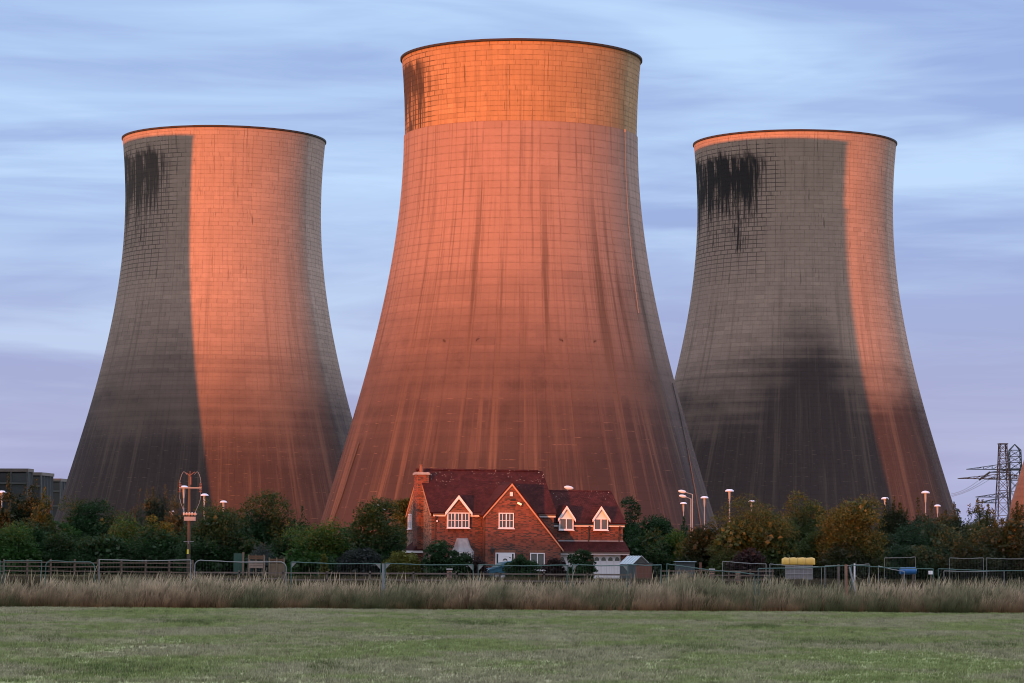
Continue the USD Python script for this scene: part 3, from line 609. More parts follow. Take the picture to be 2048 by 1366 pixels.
# main front: bedroom window under its little gable
window(1.24, 3.06, 4.05, 5.28, -0.24, 3)
obj('window_cheek', [box(1.25, 1.30, -0.19, 0, 4.06, 5.27), box(3.0, 3.05, -0.19, 0, 4.06, 5.27), box(1.31, 2.99, -0.16, -0.004, 4.06, 4.12)], 'white_upvc', HOUSE)
def gablet(uc, hw, zf, za, d0, d1, wall_m, tile_m, board=0.17, wall=True, zbase=None):
    """Small roof gable: two tiled slopes running back from d0 to d1, boards on the front, infill below."""
    g = UsdGeom.Xform.Define(stage, ppath(HOUSE) + '/' + numbered(ppath(HOUSE), 'dormer')).GetPrim()
    sl = (za - zf) / hw
    if wall: obj('gable', poly([(uc - hw + 0.14, zbase or zf + 0.02), (uc + hw - 0.14, zbase or zf + 0.02), (uc + hw - 0.14, zf + 0.14 * sl - 0.02), (uc, za - 0.03), (uc - hw + 0.14, zf + 0.14 * sl - 0.02)], d1 * 0 + 0.9, 'y', d0 + 0.14), wall_m, g)
    for s in (-1, 1):
        t = 0.09
        v = [(uc + s * hw, d0, zf), (uc, d0, za), (uc, d0, za + t * 1.4), (uc + s * (hw + 0.05), d0, zf + t)]
        v += [(a, d1, c) for a, b, c in v]
        f = [[0, 1, 2, 3], [7, 6, 5, 4], [0, 4, 5, 1], [1, 5, 6, 2], [2, 6, 7, 3], [3, 7, 4, 0]]
        m = trimesh.Trimesh(v, [[q[0], q[1], q[2]] for q in f] + [[q[0], q[2], q[3]] for q in f], process=False); m.fix_normals()
        obj('roof', m, tile_m, g)
        b = [(uc + s * hw, zf - 0.06), (uc, za - 0.06), (uc, za + 0.05), (uc + s * (hw + 0.02), zf + 0.05)]
        b[0] = (uc + s * (hw + 0.01), zf - board); b[1] = (uc, za - board * 1.25)
        obj('bargeboard', poly(b, 0.05, 'y', d0 - 0.06), 'white_paint', g)
    return g
gablet(2.15, 1.10, 5.22, 6.62, -0.34, 2.6, 'red_brick', 'roof_tiles', 0.20)
obj('lintel', box(1.20, 3.10, -0.215, -0.10, 5.285, 5.46), 'soldier_brick', HOUSE)
# front gable wing with its long right-hand slope
WD = -1.2; wu0, wu1, wap, wz0, wz1, wza = 4.15, 10.5, 6.30, 5.2, 2.45, 7.62
obj('wall', poly([(wu0, 0), (wu1 - 0.1, 0), (wu1 - 0.1, wz1), (wap, wza - 0.12), (wu0, wz0)], 1.195, 'y', WD), 'red_brick', HOUSE, label='brick front gable with a long right slope')
sl1, sl2 = (wza - wz0) / (wap - wu0), (wza - wz1) / (wu1 - wap)
for s, ue, ze, dk in ((-1, wu0 - 0.22, wz0 - 0.22 * sl1, 3.3), (1, wu1 + 0.1, wz1 - 0.1 * sl2, 3.3)):
    t = 0.13
    v = [(ue, WD - 0.12, ze), (wap, WD - 0.12, wza), (wap, WD - 0.12, wza + t * 1.3), (ue + s * 0.06, WD - 0.12, ze + t)]
    v += [(a, (dk if c > 5.0 else 0.05), c) for a, b, c in v]
    f = [[0, 1, 2, 3], [7, 6, 5, 4], [0, 4, 5, 1], [1, 5, 6, 2], [2, 6, 7, 3], [3, 7, 4, 0]]
    m = trimesh.Trimesh(v, [[q[0], q[1], q[2]] for q in f] + [[q[0], q[2], q[3]] for q in f], process=False); m.fix_normals()
    obj('roof', m, 'roof_tiles', HOUSE)
    obj('verge', poly([(ue, ze - 0.13), (wap, wza - 0.17), (wap, wza + 0.02), (ue, ze + 0.02)], 0.07, 'y', WD - 0.13), 'verge_mortar', HOUSE)
window(5.22, 6.48, 4.05, 5.28, WD - 0.03, 2)
obj('lintel', box(5.15, 6.55, WD - 0.012, WD + 0.1, 5.29, 5.52), 'soldier_brick', HOUSE)
window(7.84, 9.06, 0.72, 2.10, WD - 0.03, 2, 1, pane='curtain_glass' if 'curtain_glass' in MAT else 'bay_glass', bars=False)
obj('lintel', box(7.75, 9.15, WD - 0.012, WD + 0.1, 2.11, 2.34), 'soldier_brick', HOUSE)
obj('alarm_box', box(6.14, 6.36, WD - 0.12, WD, 6.62, 6.94), 'white_upvc', HOUSE)
obj('air_vent', box(6.22, 6.62, WD - 0.05, WD, 6.26, 6.42), 'dark_room', HOUSE)
obj('air_vent', box(6.18, 6.60, WD - 0.05, WD, 5.80, 5.95), 'dark_room', HOUSE)
obj('floodlight', beam((6.78, WD - 0.06, 6.10), (7.05, WD - 0.22, 5.94), 0.12, 0.14), 'white_upvc', HOUSE)
# front door with side lights
DOOR = UsdGeom.Xform.Define(stage, ppath(HOUSE) + '/door').GetPrim()
obj('frame', [box(4.98, 5.06, WD - 0.04, WD + 0.05, 0, 2.1), box(6.49, 6.57, WD - 0.04, WD + 0.05, 0, 2.1), box(5.06, 6.49, WD - 0.04, WD + 0.05, 2.02, 2.1), box(5.21, 5.28, WD - 0.04, WD + 0.05, 0, 2.02), box(6.27, 6.34, WD - 0.04, WD + 0.05, 0, 2.02)], 'white_upvc', DOOR)
obj('side_light', box(5.06, 5.21, WD - 0.01, WD + 0.02, 0.1, 1.98), 'house_glass', DOOR); obj('side_light', box(6.34, 6.49, WD - 0.01, WD + 0.02, 0.1, 1.98), 'house_glass', DOOR)
obj('leaf', [box(5.28, 6.27, WD - 0.03, WD + 0.02, 0.05, 2.02), box(5.44, 6.11, WD - 0.045, WD - 0.03, 1.82, 1.86), box(5.44, 6.11, WD - 0.045, WD - 0.03, 0.3, 1.0)], 'white_upvc', DOOR)
arc = [(5.775 + 0.19 * math.cos(a), 1.48 + 0.17 * math.sin(a)) for a in np.linspace(0, PI, 9)] + [(5.775 - 0.08, 1.48), (5.775 - 0.05, 1.53), (5.775 + 0.05, 1.53), (5.775 + 0.08, 1.48)]
obj('fanlight', poly(arc, 0.02, 'y', WD - 0.052), 'house_glass', DOOR)
obj('handle', box(6.16, 6.20, WD - 0.09, WD - 0.03, 1.0, 1.16), 'black_gutter', DOOR)
obj('lintel', box(4.9, 6.65, WD - 0.012, WD + 0.1, 2.11, 2.34), 'soldier_brick', HOUSE)
LAN = obj('wall_lantern', [box(4.60, 4.80, WD - 0.22, WD - 0.02, 2.1, 2.4), trimesh.creation.cone(0.17, 0.16, sections=8, transform=tr(4.70, WD - 0.12, 2.4)), box(4.66, 4.74, WD - 0.12, WD, 1.98, 2.1)], 'black_gutter', HOUSE)
# downpipes and small wall fittings
def downpipe(u, d, z1, m='brown_gutter', z0=0.1):
    obj('downpipe', [bar((u, d, z0), (u, d, z1 - 0.35), 0.045, 8), bar((u, d, z1 - 0.35), (u, d - 0.2, z1), 0.045, 8)], m, HOUSE)
downpipe(0.28, -0.08, EV - 0.25); downpipe(4.08, -1.05, EV - 0.25); downpipe(13.35, 0.9, 4.3, 'black_gutter', 2.9); downpipe(15.95, 0.9, 4.3, 'black_gutter', 2.9)
obj('security_light', box(0.38, 0.50, -0.12, 0, 4.52, 4.66), 'white_upvc', HOUSE)
# bay window with its swept lead roof
BAY = UsdGeom.Xform.Define(stage, ppath(HOUSE) + '/bay_window').GetPrim()
def ring(hw, dp, z, uc=2.55): return [(uc - hw, 0, z), (uc - hw * 0.62, -dp, z), (uc + hw * 0.62, -dp, z), (uc + hw, 0, z)]
rings = [ring(1.02, 0.86, 2.14), ring(0.90, 0.74, 2.24), ring(0.74, 0.58, 2.46), ring(0.62, 0.44, 2.74), ring(0.54, 0.32, 3.0), ring(0.46, 0.05, 3.24)]
v = [p for r in rings for p in r]; f = []
for i in range(5):
    for j in range(3):
        a = i * 4 + j; f += [[a, a + 1, a + 5], [a, a + 5, a + 4]]
f += [[0, 2, 1], [0, 3, 2], [20, 21, 22], [20, 22, 23]]
m = trimesh.Trimesh(v, f, process=False); obj('lead_roof', m, 'lead_sheet', BAY, smooth=25)
for i in range(1, 3):
    obj('lead_roll', tube([np.array(r[i]) + [0, -0.01, 0.01] for r in rings], 0.025, 6), 'lead_sheet', BAY)
b = ring(0.93, 0.78, 0)
obj('plinth', trimesh.creation.extrude_polygon(__import__('shapely.geometry').geometry.Polygon([(p[0], p[1]) for p in b]), 0.75, engine='earcut'), 'red_brick', BAY)
for (p, q, n) in ((b[0], b[1], 1), (b[1], b[2], 3), (b[2], b[3], 1)):
    p, q = np.array(p), np.array(q); e = (q - p) / np.linalg.norm(q - p); L = np.linalg.norm(q - p)
    up = np.array([0, 0, 1.0]); fm = [beam(p + up * 0.78, q + up * 0.78, 0.07), beam(p + up * 2.09, q + up * 2.09, 0.08)]
    for k in range(n + 1): fm.append(beam(p + e * L * k / n + up * 0.75, p + e * L * k / n + up * 2.13, 0.075))
    for k in range(n): fm.append(beam(p + e * L * (k + .5) / n + up * 0.75, p + e * L * (k + .5) / n + up * 2.13, 0.035))
    obj('frame', fm, 'white_upvc', BAY)
    for k in range(n):
        a, c = p + e * L * k / n, p + e * L * (k + 1) / n
        nn = np.array([-e[1], e[0], 0]) * 0.02
        v = [a + nn + up * .78, c + nn + up * .78, c + nn + up * 2.08, a + nn + up * 2.08]
        obj('pane', trimesh.Trimesh(v, [[0, 1, 2], [0, 2, 3]], process=False), 'bay_glass', BAY)
# chimney on the left gable
CH = UsdGeom.Xform.Define(stage, ppath(HOUSE) + '/chimney').GetPrim()
obj('breast', box(-0.56, -0.10, 2.5, 4.1, 0, 6.7), 'red_brick', CH)
v = [(-0.56, 2.5, 6.7), (-0.1, 2.5, 6.7), (-0.1, 4.1, 6.7), (-0.56, 4.1, 6.7)]
obj('stack', box(-0.58, 0.42, 2.75, 3.85, 6.703, 8.35), 'red_brick', CH)
obj('cap', [box(-0.66, 0.50, 2.66, 3.94, 8.352, 8.47), box(-0.6, 0.44, 2.72, 3.88, 8.472, 8.55)], 'lead_sheet', CH)
obj('flashing', [box(0.42, 0.55, 2.6, 3.95, 7.3, 7.42), beam((-0.2, 2.62, 6.98), (0.5, 2.62, 6.98), 0.2, 0.04)], 'lead_sheet', CH)
obj('pot', lathe([(0.0, 0), (0.16, 0), (0.15, 0.35), (0.12, 0.42), (0.12, 0.52), (0.155, 0.56), (0.155, 0.62), (0.0, 0.62)], 16).apply_translation([-0.1, 3.3, 8.55]), 'clay_pot', CH, smooth=40)
# gable side: window, and the little hipped bay on the ground floor
window(6.5, 7.72, 4.0, 5.22, -0.13, 2, side=True)
SB = UsdGeom.Xform.Define(stage, ppath(HOUSE) + '/side_bay').GetPrim()
obj('wall', box(-0.78, -0.11, 2.62, 6.0, 0, 2.15), 'red_brick', SB)
v = [(-0.95, 2.35, 2.22), (-0.1, 2.35, 2.22), (-0.1, 6.25, 2.22), (-0.95, 6.25, 2.22), (-0.1, 3.3, 3.12), (-0.1, 5.3, 3.12)]
m = trimesh.Trimesh(v, [[0, 1, 4], [1, 2, 5], [1, 5, 4], [2, 3, 5], [3, 0, 4], [3, 4, 5], [0, 2, 1], [0, 3, 2]], process=False); m.fix_normals(); obj('roof', m, 'roof_tiles', SB)
obj('fascia', [box(-0.93, -0.11, 2.36, 2.40, 2.03, 2.215), box(-0.97, -0.92, 2.36, 6.24, 2.03, 2.215)], 'white_paint', SB)
window(-0.70, -0.20, 0.8, 1.95, 2.6, 1, 2, parent=SB, sill=True)
# garage wing
GU0, GU1, GD0, GD1, GE, GR = UR + 0.01, 16.3, 1.0, 8.6, 4.5, 7.05
obj('wall', poly(pent(GD0, GD1, GE, GR - 0.1, 4.9), GU1 - GU0, 'x', GU0), 'red_brick', HOUSE, label='brick wall of the garage wing')
gs = (GR - GE) / (4.9 - GD0)
GROOF = obj('roof', [roof_plane(GU0, GU1 + 0.2, GD0 - 0.16, GE - 0.16 * gs + 0.06, 4.9, GR + 0.06), roof_plane(GU0, GU1 + 0.2, GD1 + 0.3, GE - 0.3 * gs + 0.06, 4.9, GR + 0.06)], 'garage_tiles', HOUSE)
for k in range(14):
    m = trimesh.creation.capsule(0.40, 0.10, count=[8, 4]); m.apply_transform(TT.rotation_matrix(PI / 2, [0, 1, 0])); m.apply_translation([GU0 + 0.15 + k * 0.45, 4.9, GR + 0.15])
    obj('ridge_tile', m, 'garage_tiles', GROOF)
ez = GE - 0.16 * gs + 0.02
for k, uc in enumerate((11.42, 14.35)):
    gablet(uc, 0.74, 4.78, 5.88, GD0 - 0.36, GD0 + 2.3, 'white_paint', 'garage_tiles', 0.17, True, 4.93)
    window(uc - 0.60, uc + 0.60, 3.98, 4.93, GD0 - 0.26, 2, 1, bars=False, fr=0.08, pane='bay_glass')
    obj('dormer_cheek', [box(uc - 0.60, uc - 0.54, GD0 - 0.16, GD0 + 0.9, 4.0, 4.95), box(uc + 0.54, uc + 0.60, GD0 - 0.16, GD0 + 0.9, 4.0, 4.95)], 'white_paint', HOUSE)
for a_, b_ in ((GU0 + .03, 10.8), (12.05, 13.72), (14.98, GU1 + 0.1)): eave(a_, b_, GD0 - 0.18, ez, 'black_gutter')
# pent roof over the garage doors
obj('flashing', box(GU0, GU1 + 0.02, GD0 - 0.06, GD0 - 0.003, 2.98, 3.14), 'lead_sheet', HOUSE)
obj('roof', roof_plane(GU0 + 0.1, GU1 + 0.15, GD0 - 1.5, 2.16, GD0 - 0.01, 2.98, 0.10), 'roof_tiles', HOUSE)
eave(GU0 + 0.15, GU1 + 0.1, GD0 - 1.52, 2.14)
obj('soffit', box(GU0 + 0.1, GU1 + 0.1, GD0 - 1.42, GD0 - 0.2, 1.99, 2.03), 'white_paint', HOUSE)
GF = GD0 - 1.2                                                        # front of the garage storey
for u0, u1 in ((GU0 + 0.02, GU0 + 0.38), (12.9, 13.45), (15.80, 16.42)):
    obj('brick_pier', box(u0, u1, GF, GD0 - 0.005, 0, 1.985), 'red_brick', HOUSE)
for u0, u1 in ((10.55, 12.88), (13.47, 15.78)):
    g = UsdGeom.Xform.Define(stage, ppath(HOUSE) + '/' + numbered(ppath(HOUSE), 'garage_door')).GetPrim()
    nb = 4; w = (u1 - u0) / nb
    for k in range(nb):
        x0, x1 = u0 + k * w, u0 + (k + 1) * w
        pn = [box(x0 + 0.006, x1 - 0.006, GF + 0.12, GF + 0.15, 0.02, 1.98)]
        pn.append(box(x0 + 0.10, x1 - 0.10, GF + 0.105, GF + 0.12, 0.12, 1.30))
        obj('panel', pn, 'white_paint', g)
        xc = (x0 + x1) / 2
        arch = [(xc - 0.19, 1.50), (xc + 0.19, 1.50)] + [(xc + 0.19 * math.cos(a), 1.60 + 0.2 * math.sin(a)) for a in np.linspace(0, PI, 7)]
        obj('pane', poly(arch, 0.02, 'y', GF + 0.098), 'house_glass', g)
obj('house_number', box(16.02, 16.2, GD0 - 0.03, GD0, 3.55, 3.68), 'black_gutter', HOUSE)

# ---------------------------------------------------------------- vegetation
RNG = np.random.default_rng(11)
def leaf_mat(name, dark, mid, light, odd=None, odd_share=0.0, transl=0.22, scale=0.8):
    dark, mid, light, odd = [None if c is None else tuple(0.85 * np.array(c)) for c in (dark, mid, light, odd)]
    stops = [(0.0, dark), (0.45, mid), (0.9 - odd_share, light)]
    if odd is not None: stops += [(1.0 - odd_share, odd), (1.0, odd)]
    n = {'geo': ('geometry', {}), 'n': ('noise_texture', {'scale': scale, 'detail': 3.0, 'roughness': 0.6}),
         'a': ('math', {'math_type': 'multiply_add', 'value2': 0.62, 'value3': -0.06}), 'b': ('math', {'math_type': 'multiply_add', 'value2': 0.9}),
         'c': ('math', {'math_type': 'subtract', 'value2': 0.18}), 'ramp': ('rgb_ramp', {'ramp': stops}),
         'd': ('diffuse_bsdf', {}), 't': ('translucent_bsdf', {}), 'm': ('mix_closure', {'fac': transl}), 'g': ('glossy_bsdf', {'roughness': 0.5, 'color': (0.5, 0.5, 0.5)}), 'm2': ('mix_closure', {'fac': 0.035})}
    l = [('geo.position', 'n.vector'), ('geo.random_per_island', 'a.value1'), ('n.fac', 'b.value1'), ('a.value', 'b.value3'), ('b.value', 'c.value1'), ('c.value', 'ramp.fac'),
         ('ramp.color', 'd.color'), ('ramp.color', 't.color'), ('d.BSDF', 'm.closure1'), ('t.BSDF', 'm.closure2'), ('m.closure', 'm2.closure1'), ('g.BSDF', 'm2.closure2')]
    MAT[name] = usdkit.material(stage, '/World/Looks/' + name, n, l, surface='m2.closure')
leaf_mat('leaf_dark_green', (0.006, 0.020, 0.006), (0.014, 0.046, 0.013), (0.029, 0.080, 0.020))
leaf_mat('leaf_green', (0.010, 0.036, 0.006), (0.025, 0.082, 0.014), (0.050, 0.125, 0.024))
leaf_mat('leaf_olive', (0.018, 0.030, 0.007), (0.046, 0.070, 0.017), (0.086, 0.115, 0.028), (0.13, 0.14, 0.025), 0.08)
leaf_mat('leaf_autumn', (0.020, 0.030, 0.007), (0.054, 0.074, 0.018), (0.104, 0.124, 0.030), (0.15, 0.14, 0.026), 0.10)
leaf_mat('leaf_brown_green', (0.009, 0.016, 0.006), (0.020, 0.030, 0.010), (0.038, 0.046, 0.015), (0.07, 0.055, 0.018), 0.06)
leaf_mat('leaf_grey_green', (0.020, 0.030, 0.018), (0.042, 0.058, 0.034), (0.072, 0.092, 0.055))
leaf_mat('leaf_blue_green', (0.020, 0.034, 0.034), (0.040, 0.062, 0.060), (0.070, 0.10, 0.092))
leaf_mat('leaf_yellow_green', (0.040, 0.048, 0.008), (0.110, 0.112, 0.018), (0.19, 0.18, 0.028))
leaf_mat('leaf_slate', (0.010, 0.014, 0.013), (0.020, 0.027, 0.025), (0.034, 0.042, 0.040))
leaf_mat('leaf_purple', (0.012, 0.006, 0.007), (0.028, 0.015, 0.016), (0.050, 0.026, 0.028))
leaf_mat('leaf_bramble', (0.010, 0.026, 0.012), (0.024, 0.055, 0.026), (0.045, 0.085, 0.040), (0.10, 0.13, 0.09), 0.05)
mat('bark', (0.045, 0.034, 0.026), 0.95, 0.3, 6.0, 0.1)
mat('pale_bark', (0.10, 0.065, 0.045), 0.95, 0.3, 6.0, 0.1)

def leaves(P, size, up=0.4, droop=0.0, out=None, rng=None, aspect=0.42):
    """One bent rhombic leaf (two triangles) at every point of P."""
    n = len(P); rng = rng or RNG
    d = rng.normal(size=(n, 3)); d[:, 2] = d[:, 2] * 0.7 + up - droop * 1.6
    if out is not None: d += out * 0.8
    d /= np.linalg.norm(d, axis=1, keepdims=True)
    s = np.cross(d, rng.normal(size=(n, 3))); s /= np.linalg.norm(s, axis=1, keepdims=True)
    nn = np.cross(d, s)
    L = (size * rng.uniform(0.6, 1.35, n))[:, None]; W = L * aspect
    a = P; b = P + d * L * 0.45 + s * W * 0.5 + nn * L * 0.06; c = P + d * L; e = P + d * L * 0.45 - s * W * 0.5 + nn * L * 0.06
    V = np.stack([a, b, c, e], 1).reshape(-1, 3); k = np.arange(n)[:, None] * 4
    F_ = np.concatenate([k + [0, 1, 2], k + [0, 2, 3]], 1).reshape(-1, 3)
    return V, F_

def crown_points(rx, ry, h, z0, n, rng, nb, rough=0.30, spiky=0.0, top=1.0, dome=False):
    """Points in clumps spread over and through an uneven ellipsoid standing from z0 to z0 + h."""
    low = 0.36 if z0 < 0.15 * (z0 + h) else 0.46
    cz = z0 + h * low; rz = h * (1 - low)
    u = rng.normal(size=(nb, 3)); u[:, 2] = np.abs(u[:, 2]); u /= np.linalg.norm(u, axis=1, keepdims=True)
    flip = (u[:, 1] > 0.35) & (rng.random(nb) < 0.5); u[flip, 1] *= -1      # more clumps on the open side
    r = rng.uniform(0.50, 0.90, nb) if not dome else rng.uniform(0.80, 0.90, nb)
    if not dome: r = r * (0.70 + 0.60 * meshkit.noise(u * 1.7 + rng.uniform(0, 40, 3)))      # uneven lobes
    C = u * r[:, None] * [rx, ry, rz] + [0, 0, cz]
    sk = rng.random(nb) < 0.42                                               # the skirt, down to the ground
    an = np.arctan2(u[:, 1], u[:, 0]); zz_ = rng.uniform(0.02, 1.0, nb)
    rr = (0.72 + 0.24 * zz_) * rng.uniform(0.75, 1.0, nb)
    C[sk] = np.c_[np.cos(an) * rr * rx, np.sin(an) * rr * ry, z0 + zz_ * (cz - z0)][sk]
    R = rng.uniform(0.7, 1.25, nb) * (rough * 1.45 if not dome else 0.22) * min(rx, rz, 2.6)
    w = R ** 2; idx = rng.choice(nb, n, p=w / w.sum())
    d = rng.normal(size=(n, 3)); d /= np.linalg.norm(d, axis=1, keepdims=True)
    d[:, 2] = np.where(d[:, 2] < -0.3, -d[:, 2] * 0.5, d[:, 2])
    rad = R[idx] * rng.uniform(0.25, 1.0, n) ** 0.45
    P = C[idx] + d * rad[:, None]
    if spiky:
        ns = int(n * 0.35); si = rng.integers(0, nb, ns)
        hgt = rng.uniform(0, 1, ns); tilt = rng.normal(size=(nb, 2)) * 0.12
        S = C[si] + np.c_[tilt[si] * hgt[:, None], R[si] * 0.6 + hgt * spiky * (0.5 + (si % 7) / 7.0)]
        S[:, :2] += rng.normal(size=(ns, 2)) * (0.16 * (1.15 - hgt))[:, None]
        P = np.r_[P, S]; d = np.r_[d, np.tile([0, 0, 1.0], (ns, 1))]
    ok = P[:, 2] > z0 * 0 + 0.03
    return P[ok], d[ok]

def limb_mesh(h, r, rng, spread, n=5):
    pts = [np.array([0, 0, -0.05]), np.array([rng.normal() * .06, rng.normal() * .06, h * 0.3]), np.array([rng.normal() * .15, rng.normal() * .15, h * 0.62])]
    m = []
    def cone(p, q, r0, r1, s=7):
        z = (q - p) / np.linalg.norm(q - p); x = np.cross(z, [0.3, 1, 0.1]); x /= np.linalg.norm(x); y = np.cross(z, x)
        a = np.linspace(0, 2 * PI, s, endpoint=False)[:, None]; c = np.cos(a) * x + np.sin(a) * y
        V = np.r_[p + c * r0, q + c * r1]; i = np.arange(s); j = (i + 1) % s
        return trimesh.Trimesh(V, np.r_[np.c_[i, j, j + s], np.c_[i, j + s, i + s]], process=False)
    m += [cone(pts[0], pts[1], r, r * 0.8), cone(pts[1], pts[2], r * 0.8, r * 0.5)]
    for k in range(n):
        a = rng.uniform(0, 2 * PI); b = pts[1] + (pts[2] - pts[1]) * rng.uniform(0, 1)
        e = b + np.array([math.cos(a) * spread * rng.uniform(.4, .8), math.sin(a) * spread * rng.uniform(.4, .8), h * rng.uniform(0.15, 0.35)])
        m.append(cone(b, e, r * 0.42, r * 0.12, 5))
    return trimesh.util.concatenate(m)

PLANTED = 0
def plant(kind, px, w, top, Y, leaf, label, base=1.0, size=0.20, style='bush', dens=1.1, trunk=0.0, group=None, bark='bark', depth=0.8, cat=None):
    """kind: pine_tree, shrub ...; px, w, top: columns and top row in the photograph; base: share of the height that is foliage."""
    global PLANTED
    PLANTED += 1; rng = np.random.default_rng(1000 + PLANTED)
    s = F / Y; p = at(px, 1120, Y); h = EYE + (1103 - top) / s; rx = w / s / 2; ry = rx * depth
    T = thing(kind, label, cat or ('tree' if kind.endswith('tree') else kind.split('_')[-1]), (p[0], p[1], 0), group=group)
    z0 = h * (1 - base); hh = (h - z0)
    area = 4 * PI * ((rx * ry) ** 1.6 / 3 + 2 * (rx * hh / 2) ** 1.6 / 3) ** (1 / 1.6)
    n = int(np.clip(area * 125 * dens * (0.20 / size) ** 1.5, 1400, 26000))
    kw = dict(nb=int(np.clip(area * 0.55, 22, 130)))
    up, droop, asp = 0.35, 0.0, 0.45
    if style == 'spiky': kw.update(spiky=min(0.22 * h, 1.5)); up = 0.7
    if style == 'willow': droop, asp = 0.55, 0.28
    if style == 'dome': kw.update(dome=True, nb=int(np.clip(area * 2.2, 40, 160)))
    if style == 'wisp': kw.update(rough=0.38, spiky=min(0.3 * h, 1.6)); up = 0.9; asp = 0.25
    P, d = crown_points(rx * (1.04 if style == 'dome' else 0.95), ry * 0.95, hh * (1.02 if style not in ('spiky', 'wisp') else 0.90), z0, n, rng, **kw)
    V, F_ = leaves(P, size, up, droop, d, rng, asp)
    # light twigs of leaf at the very edge break the outline
    raw('crown' if kind.endswith('tree') else 'foliage', V, F_, None, leaf, T)
    # dense shadowed inner mass
    n2 = int(n * 0.25); P2, d2 = crown_points(rx * 0.62, ry * 0.62, hh * 0.78, z0, n2, rng, nb=20, rough=0.55)
    V2, F2 = leaves(P2, size * 1.9, 0.0, 0.0, None, rng, 0.8)
    raw('inner_foliage', V2, F2, None, leaf, T)
    obj('trunk' if kind.endswith('tree') else 'stems', limb_mesh(h * 0.95, max(0.07, trunk or 0.022 * h), rng, rx * 0.75), bark, T)
    return T

HG = 'shrubs and trees of the hedge left of the house'
plant('hawthorn_tree', 2, 80, 978, 250, 'leaf_brown_green', 'brown tree cut by the left edge, in front of the glazed blocks', style='spiky', group=HG)
plant('hawthorn_tree', 44, 72, 981, 252, 'leaf_brown_green', 'brown bushy tree, second from the left edge, below the glazed blocks', style='spiky', group=HG)
plant('hawthorn_tree', 86, 62, 984, 249, 'leaf_autumn', 'rusty upright tree third from the left edge, tips turning orange', style='spiky', group=HG)
plant('bush', 22, 130, 1058, 240, 'leaf_green', 'low green bush at the left edge behind the rail fence', group=HG)
plant('bush', 128, 100, 1066, 241, 'leaf_dark_green', 'low dark bush between the left edge bush and the mounded one', group=HG)
plant('tree', 178, 140, 1003, 262, 'leaf_dark_green', 'broad domed dark tree under the left side of the left tower', group=HG)
plant('bush', 120, 70, 1038, 256, 'leaf_green', 'mid green bush right of the rusty upright tree', group=HG)
plant('bush', 205, 130, 1072, 240, 'leaf_dark_green', 'low dark bush in front of the broad domed dark tree', group=HG)
plant('poplar_tree', 272, 46, 998, 262, 'leaf_grey_green', 'shorter grey-green conical tree, left of the two tall ones', style='wisp', group=HG)
plant('poplar_tree', 302, 44, 966, 264, 'leaf_grey_green', 'tallest grey-green feathery tree in front of the left tower', style='wisp', group=HG, dens=1.2)
plant('poplar_tree', 327, 44, 974, 265, 'leaf_grey_green', 'second grey-green feathery tree, right of the tallest feathery one', style='wisp', group=HG, dens=1.2)
plant('poplar_tree', 350, 50, 990, 262, 'leaf_grey_green', 'grey-green feathery tree touching the utility pole', style='wisp', group=HG, dens=1.2)
plant('bush', 248, 76, 1042, 248, 'leaf_olive', 'olive bush with yellowing sprigs below the conical grey-green tree', group=HG)
plant('bush', 318, 76, 1030, 248, 'leaf_yellow_green', 'yellow-leaved bush left of the utility pole', group=HG, dens=0.9)
plant('bush', 312, 130, 1062, 241, 'leaf_dark_green', 'long low dark bush left of the pole foot', group=HG)
plant('bush', 372, 70, 1060, 243, 'leaf_dark_green', 'dark bush directly behind the utility pole', group=HG)
plant('tree', 430, 125, 1003, 238, 'leaf_dark_green', 'big dark rounded tree right of the utility pole', group=HG, size=0.19)
plant('tree', 540, 130, 997, 243, 'leaf_dark_green', 'big dark tree in front of the sunlit base of the left tower', group=HG, size=0.19)
plant('bush', 487, 90, 1022, 247, 'leaf_dark_green', 'dark bush filling the dip between the two big dark trees', group=HG)
plant('tree', 592, 80, 1036, 246, 'leaf_dark_green', 'lower dark tree right of the two big dark trees', style='spiky', group=HG)
plant('bush', 400, 90, 1082, 236, 'leaf_dark_green', 'low dark bush under the big rounded tree by the pole', group=HG)
plant('bush', 505, 100, 1085, 238, 'leaf_dark_green', 'low dark bush behind the garden trellis', group=HG)
plant('laurel_bush', 640, 130, 1047, 234, 'leaf_green', 'bright green spreading bush between the dark trees and the house', group=HG, cat='bush')
plant('laurel_bush', 702, 100, 1060, 235, 'leaf_green', 'green bush right of the bright spreading bush', group=HG, cat='bush')
plant('tree', 752, 106, 1000, 225.5, 'leaf_dark_green', 'dark pointed tree close to the left gable of the house', group=HG, size=0.185)
plant('tree', 806, 62, 966, 252, 'leaf_autumn', 'orange-tinted tree rising behind the left gable of the house', group=HG, dens=0.9)
plant('bush', 778, 76, 1040, 240, 'leaf_dark_green', 'dark bush between the pointed tree and the gable wall', group=HG)
plant('bush', 60, 110, 1050, 245, 'leaf_dark_green', 'dark bush closing the gap below the rusty upright tree', group=HG)
plant('bush', 268, 110, 1052, 246, 'leaf_green', 'mid green bush under the conical grey-green tree', group=HG)
plant('bush', 590, 110, 1062, 240, 'leaf_dark_green', 'dark bush below the lower dark tree', group=HG)
GG = 'garden shrubs around the house'
plant('shrub', 722, 96, 1100, 218, 'leaf_slate', 'slate-dark domed shrub left of the yellow-green one', style='dome', group=GG, size=0.16)
plant('shrub', 660, 60, 1118, 219, 'leaf_dark_green', 'small dark shrub left of the slate-dark domed shrub', group=GG, size=0.16)
plant('shrub', 808, 78, 1104, 217, 'leaf_yellow_green', 'yellow-green rounded shrub below the gable window', style='dome', group=GG, size=0.13)
plant('shrub', 879, 72, 1083, 216.5, 'leaf_dark_green', 'tall dark evergreen shrub left of the bay window', group=GG, size=0.15, style='dome')
